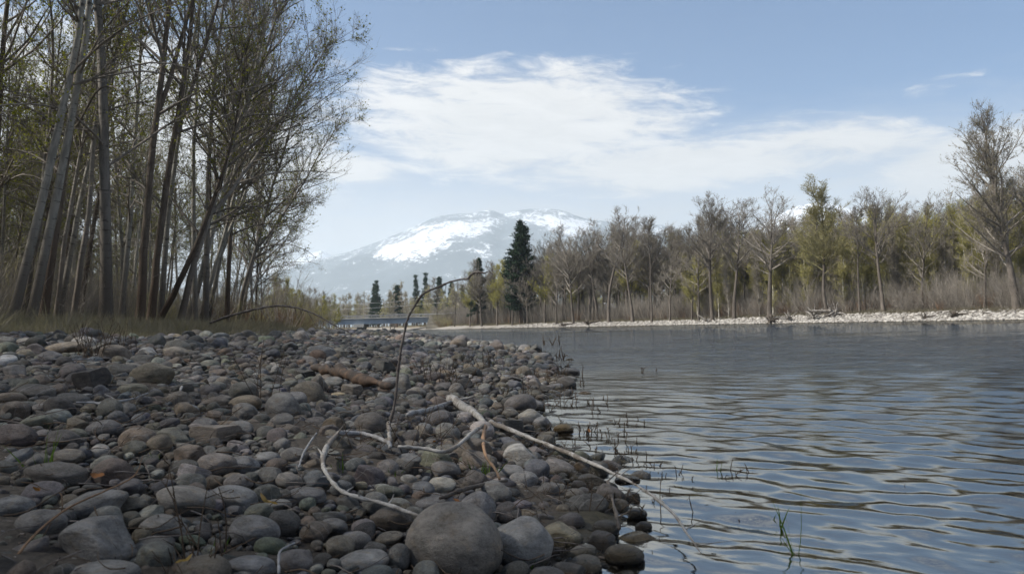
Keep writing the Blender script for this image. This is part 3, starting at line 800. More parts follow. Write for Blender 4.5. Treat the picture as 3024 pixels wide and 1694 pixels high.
for a_ in [
    ('fork', 1795, 610, 150, 0.0, 'bare forked cottonwood with a wide spreading antler-like top'),
    ('vase', 1865, 650, 148, 1.0, 'narrow bushy cottonwood just right of the antler-topped one'),
    ('thin', 1922, 622, 142, 0.0, 'slender bare tree splitting into a thin Y above the far gravel bar'),
    ('plain', 1690, 655, 160, .6, 'bare cottonwood with dark leaning stem, tallest between the big pine and the antler-topped tree'),
    ('plain', 1640, 740, 162, 2.6, 'shorter bare tree next after the big pine'),
    ('plain', 1975, 700, 140, 3.6, 'grey bare tree filling the gap after the thin Y-shaped one'),
    ('green', 2040, 740, 130, 1.0, 'low tree greening up on the gravel bar, its trunk slanting'),
    ('vase', 2100, 580, 128, 2.0, 'tall V-crowned cottonwood, first of the close pair with upswept tops'),
    ('vase', 2165, 585, 126, 4.0, 'tall V-crowned cottonwood, second of the close pair with upswept tops'),
    ('plain', 2060, 665, 133, 4.2, 'bare tree leaning against the first upswept pair'),
    ('round', 2270, 574, 118, 0.6, 'broad round-crowned bare cottonwood standing above the yellow saplings'),
    ('bush', 2440, 555, 108, 0.1, 'dense tufted cottonwood with a crown bent to one side like a flag'),
    ('thin', 2535, 590, 105, .4, 'bare forked snag with thin top between the tufted and the green-topped tree'),
    ('vase', 2605, 560, 102, 1.3, 'narrow rounded cottonwood with greenish top behind the sapling thicket'),
    ('plain', 2720, 590, 98, 2.3, 'tall thin grey tree above the thicket before the giant poplar'),
    ('plain', 2660, 640, 104, 5.0, 'bare tree with upright twigs behind the sapling thicket'),
    ('poplar', 3000, 300, 84, 0.0, 'tallest poplar of the far bank, a great oval of upswept branches over the shingle'),
    ('poplar', 3085, 262, 88, 1.9, 'second giant poplar cut by the edge of the view'),
    ('plain', 2905, 560, 88, 3.0, 'grey bare tree crowding the foot of the tallest poplar'),
    ('plain', 1420, 760, 178, 1.1, 'bare cottonwood with pale twin stems beside the small pine'),
    ('green', 1465, 765, 180, 2.1, 'pale green tree leaning at the water between the two pines'),
    ('plain', 1510, 760, 168, 4.1, 'grey bare tree growing through the skirts of the big pine'),
    ('plain', 1555, 770, 165, 5.1, 'pale double-stemmed tree at the foot of the big pine'),
    ('plain', 1290, 815, 205, 1.5, 'bare tree by the bridge abutment, nearest to the road'),
    ('plain', 1340, 830, 196, 2.9, 'thin dark-stemmed tree on the grassy point before the bridge'),
    ('green', 1385, 800, 190, 0.9, 'spreading tree with green haze of buds on the grassy point'),
]:
    far_tree(a_[0], *a_[1:5], a_[5], group=FG, wide=1.45 if a_[0] == 'poplar' else 1.32)
fr_ = np.random.default_rng(5)
# infill: individually standing bare trees and saplings
k = 0
for X in np.arange(1600, 2200, 17):
    d = np.interp(X, [1600, 2200, 3024], [175, 122, 84]) + fr_.uniform(8, 40)
    ty = np.interp(X, [1600, 1900, 2200], [770, 745, 720]) + fr_.uniform(-30, 55)
    kd = ['plain', 'plain', 'green', 'vase', 'thin'][fr_.integers(5)]
    far_tree(kd, X + fr_.uniform(-8, 8), ty, d, fr_.uniform(0, 6.28), f"{'low bare' if kd != 'green' else 'low greening'} {'bushy' if kd in ('plain', 'green') else 'narrow' if kd == 'vase' else 'forked'} tree behind the bar, nearest the " + min([(1640, 'big pine'), (1690, 'dark leaning stem'), (1795, 'antler-topped tree'), (1865, 'narrow bushy cottonwood'), (1922, 'thin Y-shaped tree'), (1975, 'grey gap-filling tree'), (2040, 'slanting greening tree'), (2100, 'first upswept cottonwood'), (2165, 'second upswept cottonwood')], key=lambda t_: abs(t_[0] - X))[1],
             group='low trees behind the gravel bar' if kd != 'green' else 'low greening trees behind the gravel bar', wide=1.15)
for X in np.arange(2020, 3130, 7.5):
    bank = np.interp(X, [2020, 2400, 3024, 3200], [126, 103, 76, 72])
    d = bank + fr_.uniform(11, 30)
    ty = np.interp(X, [2020, 2200, 2400, 2600, 2800, 3100], [800, 720, 680, 640, 615, 590]) + fr_.normal(0, 34)
    kd = 'sapling' if fr_.random() < .6 else 'sapling2'
    refs = [(2040, 'slanting greening tree'), (2132, 'pair of upswept cottonwoods'), (2270, 'round-crowned cottonwood'), (2440, 'tufted flag-like cottonwood'), (2535, 'bare forked snag'), (2605, 'green-topped tree'), (2720, 'tall thin grey tree'), (2800, 'root on the shingle'), (2905, 'grey tree by the tallest poplar'), (3000, 'tallest poplar'), (3085, 'giant poplar cut by the frame')]
    rf_ = min(refs, key=lambda t_: abs(t_[0] - X))[1]; hw_ = 'tall' if ty < np.interp(X, [2020, 3100], [800, 640]) else 'low'; nr_ = 'front' if d < bank + 17 else 'back'
    far_tree(kd, X + fr_.uniform(-5, 5), ty, d, fr_.uniform(0, 6.28), f"{hw_} {'yellow-green' if kd == 'sapling' else 'brown-grey'} sapling in the {nr_} rank below the {rf_}",
             group='yellow-green saplings of the thicket' if kd == 'sapling' else 'brown-grey saplings of the thicket', name='sapling', wide=1.25)

for X in np.arange(1395, 3140, 12):
    d = np.interp(X, [1395, 1600, 2200, 3024], [196, 180, 130, 92]) + fr_.uniform(3, 22)
    ty = np.interp(X, [1395, 1600, 1700, 1900, 2000, 2100, 2200, 2300, 2400, 2500, 2600, 2800, 2900, 3024], [790, 715, 675, 665, 665, 620, 630, 645, 625, 605, 595, 600, 560, 520]) + fr_.uniform(-12, 60)
    kd = ['plain', 'round', 'vase', 'plain', 'green'][fr_.integers(5)]
    rf_ = min([(1420, 'small pine'), (1536, 'big pine'), (1690, 'dark leaning stem'), (1795, 'antler-topped tree'), (1922, 'thin Y-shaped tree'), (2040, 'slanting greening tree'), (2132, 'upswept pair'), (2270, 'round-crowned cottonwood'), (2440, 'flag-like tufted cottonwood'), (2535, 'bare forked snag'), (2605, 'green-topped tree'), (2720, 'tall thin grey tree'), (2905, 'grey tree by the tallest poplar'), (3000, 'tallest poplar')], key=lambda t_: abs(t_[0] - X))[1]
    far_tree(kd, X + fr_.uniform(-7, 7), ty, d, fr_.uniform(0, 6.28), f"{'taller' if fr_.random() < .5 else 'middling'} {dict(plain='bare grey', round='broad bare', vase='upswept bare', green='budding')[kd]} tree in the woods behind the {rf_}", group='middle rank of the far woods, ' + dict(plain='bare grey', round='broad bare', vase='upswept bare', green='budding')[kd], wide=1.2)

# conifers
def conifer(seed, h=20, rad=3.0, n=210, crown0=.22, ponder=True, clump=.5, tuft=10, leafy=M_NEEDLE):
    r = np.random.default_rng(seed)
    T, TR = grow(np.zeros((1, 3)), np.array([[0, 0, 1.]]), np.array([h * .985]), np.array([h * .016]), np.array([.03]), 14, .008, .02, r)
    trunk = tubes(T, TR, 8)
    t = crown0 + (1 - crown0) * r.uniform(0, 1, n) ** .9 * .995
    rel = (t - crown0) / (1 - crown0)
    if ponder: pr = np.sin(np.clip(.22 + rel * .80, 0, 1) * np.pi) ** .55 * (1 - .30 * rel)
    else: pr = (1 - rel) ** .85 * .95 + .03
    lump = .80 + .10 * np.sin(rel * 13 + r.uniform(0, 6)) + r.uniform(-.38, .3, n)
    L = np.maximum(rad * pr * lump, .25)
    azm = r.uniform(0, 6.28, n)
    o = np.stack([np.interp(t * h, T[0, :, 2], T[0, :, 0]), np.interp(t * h, T[0, :, 2], T[0, :, 1]), t * h], -1)
    rise = (.55 * rel + .02) if ponder else (.35 * rel - .12)
    d = np.stack([np.cos(azm), np.sin(azm), rise], -1)
    P, RR = grow(o, d, L, .01 + L * .014, np.full(n, .012), 6, .05, .03 if ponder else -.02, r)
    br = tubes(P, RR, 4)
    m = n * tuft * 2
    ip = r.choice(n, m, p=L / L.sum()); tt = r.uniform(.22, 1.02, m) ** .7; tt = np.clip(tt, 0, 1)
    kk = tt * 6; ii = np.minimum(kk.astype(int), 5); g = (kk - ii)[:, None]
    c = P[ip, ii] * (1 - g) + P[ip, ii + 1] * g + r.normal(0, clump * .33, (m, 3)) * np.array([1, 1, .6])
    # each tuft: narrow blades radiating from its twig end
    nb = 5
    c = np.repeat(c, nb, 0); mm_ = len(c)
    a = unit(r.normal(0, 1, (mm_, 3)) + np.array([0, 0, .35])); b = unit(np.cross(a, r.normal(0, 1, (mm_, 3))))
    s = clump * r.uniform(.45, 1.0, (mm_, 1))
    V = np.stack([c - b * s * .13, c + b * s * .13, c + a * s], 1).reshape(-1, 3)
    Fc = np.arange(3 * mm_).reshape(-1, 3)
    nm = f'conifer{seed}'
    return [('trunk', mesh_np(nm + '_trunk', trunk[0], [trunk[1]], [M_PINE_BARK])), ('branches', mesh_np(nm + '_branches', br[0], [br[1]], [M_PINE_BARK])),
            ('foliage', mesh_np(nm + '_foliage', V, [Fc], [leafy], smooth=False))]
C_BIG = conifer(61, 20, 3.1, 360, .14, True, .60, 11)
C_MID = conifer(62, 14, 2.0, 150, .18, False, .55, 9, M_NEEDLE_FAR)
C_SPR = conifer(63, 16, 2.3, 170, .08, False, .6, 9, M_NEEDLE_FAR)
def far_conifer(parts, h0, X, topY, d, rz, label, wide=1.0, name='pine_tree'):
    while (X - 1512) / F * d - float(farx(d)) < 7 and d < 236 and X > 1380: d += 2
    x = (X - 1512) / F * d; z = h1(x, d) - .05
    s = (at(X, topY, d).z - z) / h0
    plant(parts, name, (x, d, z), rz, (s * wide, s * wide, s), label, 'pine tree', 'dark conifers beyond the river')
for a_ in [
    (C_BIG, 20, 1536, 655, 185, .4, 'big dark ponderosa pine towering over the bare trees at the bend', 1.25),
    (C_MID, 14, 1408, 757, 185, 1.4, 'small pine with pointed top beside the arching twig tip', 1.1),
    (C_SPR, 16, 1100, 838, 330, 0, 'left spruce of the close pair above the bridge', 1.0),
    (C_SPR, 16, 1117, 829, 325, 2.0, 'taller spruce of the close pair above the bridge', 1.1),
    (C_MID, 14, 1170, 838, 300, 3.0, 'lone full spruce above the middle of the bridge', 1.6),
    (C_SPR, 16, 1228, 813, 360, 4.0, 'slim spruce of the far pair between bridge and arching twig'),
    (C_SPR, 16, 1252, 807, 350, 5.0, 'pointed spruce of the far pair between bridge and arching twig', 1.1),
    (C_MID, 14, 1293, 814, 330, 1.0, 'blue-green pine behind the bare trees at the bridge end', 1.3),
    (C_MID, 14, 1330, 830, 290, 2.6, 'dark spruce behind the bare trees of the point', 1.2),
    (C_SPR, 16, 1368, 842, 300, 3.4, 'low dark spruce just before the small pine', 1.2),
    (C_MID, 14, 808, 875, 95, .2, 'dark young fir at the end of the wood', .9),
]: far_conifer(*a_)

# ------------------------------------------------------------------ scattering with one geometry-node object
def scatter(name, pts, rots, scales, idxs, protos, tints=None, label=None, kind='stuff'):
    me_ = bpy.data.meshes.new(name); pts = np.asarray(pts, np.float32)
    me_.vertices.add(len(pts)); me_.vertices.foreach_set('co', pts.ravel())
    def attr(nm, typ, data, key):
        a_ = me_.attributes.new(nm, typ, 'POINT'); a_.data.foreach_set(key, np.asarray(data).ravel())
    attr('rot', 'FLOAT_VECTOR', np.asarray(rots, np.float32), 'vector')
    attr('scl', 'FLOAT_VECTOR', np.asarray(scales, np.float32), 'vector')
    attr('pick', 'INT', np.asarray(idxs, np.int32), 'value')
    if tints is not None: attr('tint', 'FLOAT_COLOR', np.concatenate([tints, np.ones((len(pts), 1))], 1).astype(np.float32), 'color')
    o = obj(name, me_)
    c = bpy.data.collections.new(name + '_pieces')
    for i, pm in enumerate(protos):
        po = bpy.data.objects.new(f'{name}_piece_{i:02d}', pm); c.objects.link(po)
    g = bpy.data.node_groups.new(name + '_scatter', 'GeometryNodeTree')
    g.interface.new_socket('Geometry', in_out='INPUT', socket_type='NodeSocketGeometry')
    g.interface.new_socket('Geometry', in_out='OUTPUT', socket_type='NodeSocketGeometry')
    gi = g.nodes.new('NodeGroupInput'); go = g.nodes.new('NodeGroupOutput')
    iop = g.nodes.new('GeometryNodeInstanceOnPoints')
    ci = g.nodes.new('GeometryNodeCollectionInfo'); ci.inputs['Collection'].default_value = c
    ci.inputs['Separate Children'].default_value = True; ci.inputs['Reset Children'].default_value = True
    iop.inputs['Pick Instance'].default_value = True
    def na(nm, t):
        q = g.nodes.new('GeometryNodeInputNamedAttribute'); q.data_type = t; q.inputs['Name'].default_value = nm
        return [s_ for s_ in q.outputs if s_.enabled and s_.name == 'Attribute'][0]
    e2r = g.nodes.new('FunctionNodeEulerToRotation')
    L = g.links.new
    L(gi.outputs[0], iop.inputs['Points']); L(ci.outputs[0], iop.inputs['Instance'])
    L(na('pick', 'INT'), iop.inputs['Instance Index'])
    L(na('rot', 'FLOAT_VECTOR'), e2r.inputs[0]); L(e2r.outputs[0], iop.inputs['Rotation'])
    L(na('scl', 'FLOAT_VECTOR'), iop.inputs['Scale'])
    L(iop.outputs[0], go.inputs[0])
    md = o.modifiers.new('scatter', 'NODES'); md.node_group = g
    tag(o, label, kind=kind)
    return o

# light joined trees for woods that read as one mass
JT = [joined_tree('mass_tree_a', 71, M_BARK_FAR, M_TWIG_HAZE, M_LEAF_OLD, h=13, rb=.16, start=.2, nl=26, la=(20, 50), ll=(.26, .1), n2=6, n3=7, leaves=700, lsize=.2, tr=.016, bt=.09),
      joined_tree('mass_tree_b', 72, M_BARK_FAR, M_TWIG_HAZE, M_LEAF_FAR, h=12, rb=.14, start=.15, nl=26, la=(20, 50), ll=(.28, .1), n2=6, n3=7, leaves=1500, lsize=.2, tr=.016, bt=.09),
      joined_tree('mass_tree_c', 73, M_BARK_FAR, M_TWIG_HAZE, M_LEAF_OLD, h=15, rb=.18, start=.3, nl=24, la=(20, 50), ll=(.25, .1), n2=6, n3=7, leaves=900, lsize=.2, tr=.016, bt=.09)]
def put(o, n_, fn):
    pts = []
    while len(pts) < n_:
        q = fn()
        if q is not None: pts.append(q)
    return np.array(pts)
q = np.random.default_rng(8)
def wfar():
    X = q.uniform(600, 1640); d = q.uniform(262, 620)
    x = (X - 1512) / F * d
    if float(shore(d)) - x < 2 and x - float(farx(d)) < 2: return None
    if abs(d - 240) < 12: return None
    return (x, d, h1(x, d) - .1)
P_ = put(None, 520, wfar)
m_ = len(P_)
s_ = q.uniform(.7, 1.15, (m_, 1)) * np.array([[1.2, 1.2, 1]])
scatter('distant_woods', P_, np.stack([np.zeros(m_), np.zeros(m_), q.uniform(0, 6.28, m_)], -1), s_, q.integers(0, 3, m_), JT, label='hazy bare woods beyond the bridge')
def wback():
    d = q.uniform(105, 330) if q.random() < .7 else q.uniform(200, 500); X = q.uniform(1400, 3500)
    x = (X - 1512) / F * d
    if x - float(farx(d)) < 22: return None
    return (x, d, h1(x, d) - .1)
P_ = put(None, 700, wback); m_ = len(P_)
s_ = q.uniform(.55, .9, (m_, 1)) * np.array([[1.3, 1.3, 1]])
scatter('woodland_backdrop', P_, np.stack([np.zeros(m_), np.zeros(m_), q.uniform(0, 6.28, m_)], -1), s_, q.integers(0, 3, m_), JT, label='grey woodland far behind the gravel bar')

SJ = [joined_tree('mass_pole_a', 81, M_BARK_GREY, M_TWIG, M_LEAF, h=17, rb=.10, start=.25, nl=26, la=(18, 42), ll=(.2, .08), n2=6, n3=6, leaves=1300, lsize=.09, lowtwigs=90, wig=.03),
      joined_tree('mass_pole_b', 82, M_BARK_PALE, M_TWIG_PALE, M_LEAF, h=15, rb=.085, start=.25, nl=26, la=(18, 42), ll=(.2, .08), n2=6, n3=6, leaves=1300, lsize=.09, lowtwigs=90, wig=.03, lean=(.06, 0))]
def deepwood():
    y = q.uniform(10, 150); u = 34 + q.gamma(1.6, 22)
    x = float(shore(y)) - u
    if x / y > -.30 or x / y < -1.5: return None
    return (x, y, h1(x, y) - .1)
P_ = put(None, 520, deepwood); m_ = len(P_)
s_ = q.uniform(.65, 1.1, (m_, 1)) * np.array([[1, 1, 1.]])
scatter('deep_wood', P_, np.stack([np.zeros(m_), np.zeros(m_), q.uniform(0, 6.28, m_)], -1), s_, q.integers(0, 2, m_), SJ, label='crowded thin poles deep in the wood that read as one grey mass')

# brush
def brush_mesh(name, seed, n0=26, h=2.2, spread=.7, m=M_TWIG, sub=9, rad=.010):
    r = np.random.default_rng(seed)
    o = np.concatenate([r.normal(0, spread * .35, (n0, 2)), np.zeros((n0, 1))], 1)
    d = np.concatenate([o[:, :2] * .7 / spread + r.normal(0, .18, (n0, 2)), np.ones((n0, 1))], 1)
    L = h * r.uniform(.5, 1.1, n0)
    P, RR = grow(o, d, L, np.full(n0, rad), np.full(n0, rad * .35), 7, .07, .02, r)
    ip = r.integers(0, n0, n0 * sub); t = r.uniform(.2, 1, len(ip))
    oo, dd, _ = sprout(P, RR, ip, t, np.radians(r.uniform(20, 50, len(ip))), r, .2)
    L2 = h * .22 * r.uniform(.4, 1.2, len(ip))
    P2, R2 = grow(oo, dd, L2, np.full(len(ip), rad * .5), np.full(len(ip), rad * .25), 3, .12, .05, r)
    Vv, Ff = join([tubes(P, RR, 4), tubes(P2, R2, 3)])
    return mesh_np(name, Vv, Ff, [m])
BR = [brush_mesh('brush_a', 1, m=M_TWIG), brush_mesh('brush_b', 2, h=3.2, m=M_TWIG_PALE), brush_mesh('brush_c', 3, h=1.6, m=M_TWIG_RED, n0=34), brush_mesh('brush_d', 4, h=2.8, m=M_TWIG_OLIVE)]
def under():
    y = q.uniform(14, 120); u = 17 + q.gamma(1.5, 11)
    x = float(shore(y)) - u
    if x / y > -.265 or x / y < -.9: return None
    return (x, y, h1(x, y) - .05)
P_ = put(None, 1300, under); m_ = len(P_)
s_ = q.uniform(.6, 1.35, (m_, 1)) * np.array([[1, 1, 1.]])
scatter('undergrowth', P_, np.stack([np.zeros(m_), np.zeros(m_), q.uniform(0, 6.28, m_)], -1), s_, q.choice([0, 1, 1, 3, 0], m_), BR, label='bare brush between the trunks of the wood')
def edge_brush():
    y = q.uniform(45, 235); u = q.uniform(9, 34)
    x = float(shore(y)) - u
    return (x, y, h1(x, y) - .05)
P_ = put(None, 420, edge_brush); m_ = len(P_)
s_ = q.uniform(.7, 1.5, (m_, 1)) * np.array([[1.2, 1.2, 1.]])
scatter('bank_brush', P_, np.stack([np.zeros(m_), np.zeros(m_), q.uniform(0, 6.28, m_)], -1), s_, q.choice([0, 1, 3, 2], m_), BR, label='brush along our bank towards the bridge')
def farbrush():
    y = q.uniform(60, 250); v = 8 + q.gamma(1.5, 5)
    x = float(farx(y)) + v
    return (x, y, h1(x, y) - .05)
P_ = put(None, 1700, farbrush); m_ = len(P_)
s_ = q.uniform(.55, 1.25, (m_, 1)) * np.array([[1.5, 1.5, 1.45]])
scatter('willow_brush', P_, np.stack([np.zeros(m_), np.zeros(m_), q.uniform(0, 6.28, m_)], -1), s_, q.choice([0, 1, 1, 2, 1, 0], m_), BR, label='low grey and rusty willow brush behind the far shingle')
def embrush():
    x = q.uniform(-24, 40); y = q.uniform(222, 236)
    if x - float(farx(y)) < 4: return None
    return (x, y, h1(x, y) - .05 + max(0, (y - 224) * .22))
P_ = put(None, 420, embrush); m_ = len(P_)
scatter('embankment_brush', P_, np.stack([np.zeros(m_), np.zeros(m_), q.uniform(0, 6.28, m_)], -1), q.uniform(.6, 1.2, (m_, 1)) * np.array([[1.6, 1.6, 1.]]), q.integers(0, 4, m_), BR, label='bare brush on the road embankment beside the bridge')
# standing bank trees (individual) between our wood and the bridge
for i, X in enumerate(np.arange(800, 1000, 8)):
    d = q.uniform(120, 215)
    ty = 830 + (X - 835) * .35 + q.uniform(-22, 22)
    kd = ['green', 'plain', 'sapling'][i % 3]
    if i == 7: ty, kd = 815, 'sapling'
    far_tree(kd, X, ty, d, q.uniform(0, 6.28), 'small hazy tree between the wood and the bridge, ' + {'green': 'greenish', 'plain': 'bare and grey', 'sapling': 'upright and yellow-green'}[kd],
             group='small trees between the wood and the bridge: ' + kd.replace('sapling', 'upright').replace('plain', 'bare'), name='bank_tree', wide=1.35)

# ------------------------------------------------------------------ dry grass on the bank
def tuft_mesh(name, seed, n0=46, h=.6, spread=.16, w_=.006, m=M_DRY, lean=.35):
    r = np.random.default_rng(seed)
    o = np.concatenate([r.normal(0, spread * .5, (n0, 2)), np.zeros((n0, 1))], 1)
    d = np.concatenate([o[:, :2] / spread * .35 + r.normal(0, .2, (n0, 2)), np.ones((n0, 1))], 1)
    L = h * r.uniform(.45, 1.1, n0)
    P, _ = grow(o, d, L, L, L, 4, .06, -lean * .35, r)
    side = unit(np.cross(P[:, 1] - P[:, 0], r.normal(0, 1, (n0, 3))))
    wd = w_ * np.array([1, .9, .7, .45, .1])[None, :, None]
    A = P - side[:, None] * wd; B = P + side[:, None] * wd
    V = np.stack([A, B], 2).reshape(-1, 3)
    idx = np.arange(n0 * 10).reshape(n0, 5, 2)
    Fc = np.stack([idx[:, :-1, 0], idx[:, :-1, 1], idx[:, 1:, 1], idx[:, 1:, 0]], -1).reshape(-1, 4)
    return mesh_np(name, V, [Fc], [m])
TU = [tuft_mesh('tuft_a', 1), tuft_mesh('tuft_b', 2, h=.75, n0=36), tuft_mesh('tuft_c', 3, h=.4, n0=60, spread=.22), tuft_mesh('tuft_d', 4, h=.5, lean=.7)]
def bankgrass():
    y = q.uniform(5, 60) if q.random() < .7 else q.uniform(40, 130)
    u = q.uniform(8.6, 24) if q.random() < .85 else q.uniform(7.0, 9.5)
    x = float(shore(y)) - u
    if x / y < -.85: return None
    return (x, y, h1(x, y) - .03)
P_ = put(None, 13000, bankgrass); m_ = len(P_)
s_ = q.uniform(.55, 1.2, (m_, 1)) * np.array([[1.35, 1.35, 1.]])
s_ *= np.where((shore(P_[:, 1]) - P_[:, 0]) < 9.2, .55, .95)[:, None]
scatter('bank_grass', P_, np.stack([np.zeros(m_), np.zeros(m_), q.uniform(0, 6.28, m_)], -1), s_, q.integers(0, 4, m_), TU, label='dry tan grass between the cobbles and the wood')
def fargrass():
    y = q.uniform(60, 260); v = 6.5 + q.gamma(1.6, 4)
    x = float(farx(y)) + v
    return (x, y, h1(x, y) - .03)
P_ = put(None, 4200, fargrass); m_ = len(P_)
s_ = q.uniform(.7, 1.3, (m_, 1)) * np.array([[2.4, 2.4, 1.]])
scatter('far_bank_grass', P_, np.stack([np.zeros(m_), np.zeros(m_), q.uniform(0, 6.28, m_)], -1), s_, q.integers(0, 4, m_), TU, label='tan grass along the top of the far shingle')

# ------------------------------------------------------------------ stones
def ico(sub):
    import bmesh
    b = bmesh.new(); bmesh.ops.create_icosphere(b, subdivisions=sub, radius=1.0)
    V = np.array([v.co[:] for v in b.verts]); Fc = np.array([[v.index for v in f.verts] for f in b.faces]); b.free()
    return V, Fc
ICO3, ICO2 = ico(4), ico(3)
def stone_mesh(name, seed, base, m, kind='round'):
    """unit stone: half axes 1,1,1 after normalising; scaled by the object"""
    r = np.random.default_rng(seed); V, Fc = base; V = V.copy()
    if kind == 'round': e, cuts, am = r.uniform(.84, 1.0), 3, .035
    elif kind == 'block': e, cuts, am = r.uniform(.62, .78), 7, .05
    else: e, cuts, am = r.uniform(.75, .95), 5, .055
    V = np.sign(V) * np.abs(V) ** e
    V /= (np.abs(V) ** 2.4).sum(1, keepdims=True) ** (1 / 2.4) * .5 + np.linalg.norm(V, axis=1, keepdims=True) * .5
    for _ in range(cuts):
        nn = unit(r.normal(0, 1, 3)); dd = r.uniform(.66, .88) if kind != 'block' else r.uniform(.5, .8)
        ex = np.maximum(V @ nn - dd, 0)
        V -= np.outer(ex, nn) * (.72 if kind != 'block' else .9)
    for f, a_ in ((1.3, am * 2.2), (2.4, am), (4.5, am * .42), (8.0, am * .2)):
        for _ in range(3):
            kk = unit(r.normal(0, 1, 3)) * f; V += V * (np.sin(V @ kk + r.uniform(0, 6.28)) * a_ / 1.6)[:, None]
    V -= (V.max(0) + V.min(0)) / 2; V /= np.abs(V).max(0)
    return mesh_np(name, V, [Fc], [m])
KINDS = ['round', 'worn', 'worn', 'round', 'round', 'block', 'worn', 'round', 'worn', 'block']
ST_HI = [stone_mesh(f'stone_{i}', 100 + i, ICO3, M_STONE, KINDS[i]) for i in range(10)]
ST_LO = [stone_mesh(f'scatter_stone_{i}', 200 + i, ICO2, M_STONE_I, KINDS[i]) for i in range(10)]
TINTS = [('grey', (.175, .172, .165), 30), ('dark grey', (.095, .093, .090), 30), ('brown-grey', (.150, .128, .104), 18), ('slate', (.125, .135, .150), 12), ('pale grey', (.25, .245, .235), 6),
         ('tan', (.20, .17, .130), 3), ('blackish', (.052, .050, .048), 13), ('rusty brown', (.125, .092, .072), 1.5), ('chalky', (.36, .35, .33), 1.3), ('greenish grey', (.135, .148, .115), 5)]
TW = np.array([t[2] for t in TINTS], float); TW /= TW.sum()

def proj(p):
    d = Vector(p) - CAM; f_ = d.dot(fw)
    return 1512 + F * d.dot(rt) / f_, 847 - F * d.dot(up) / f_, f_

grid = {}
CELL = .22
def occ_add(x, y, r_, z=0):
    grid.setdefault((int(x // CELL), int(y // CELL)), []).append((x, y, r_))
def occ_ok(x, y, r_, k):
    ci, cj = int(x // CELL), int(y // CELL); m_ = 1 + int((r_) // CELL)
    for i in range(ci - m_, ci + m_ + 1):
        for j in range(cj - m_, cj + m_ + 1):
            for (a, b, c) in grid.get((i, j), ()):
                if (a - x) ** 2 + (b - y) ** 2 < ((r_ + c) * k) ** 2: return False
    return True

GS = 'cobbles of the near beach'
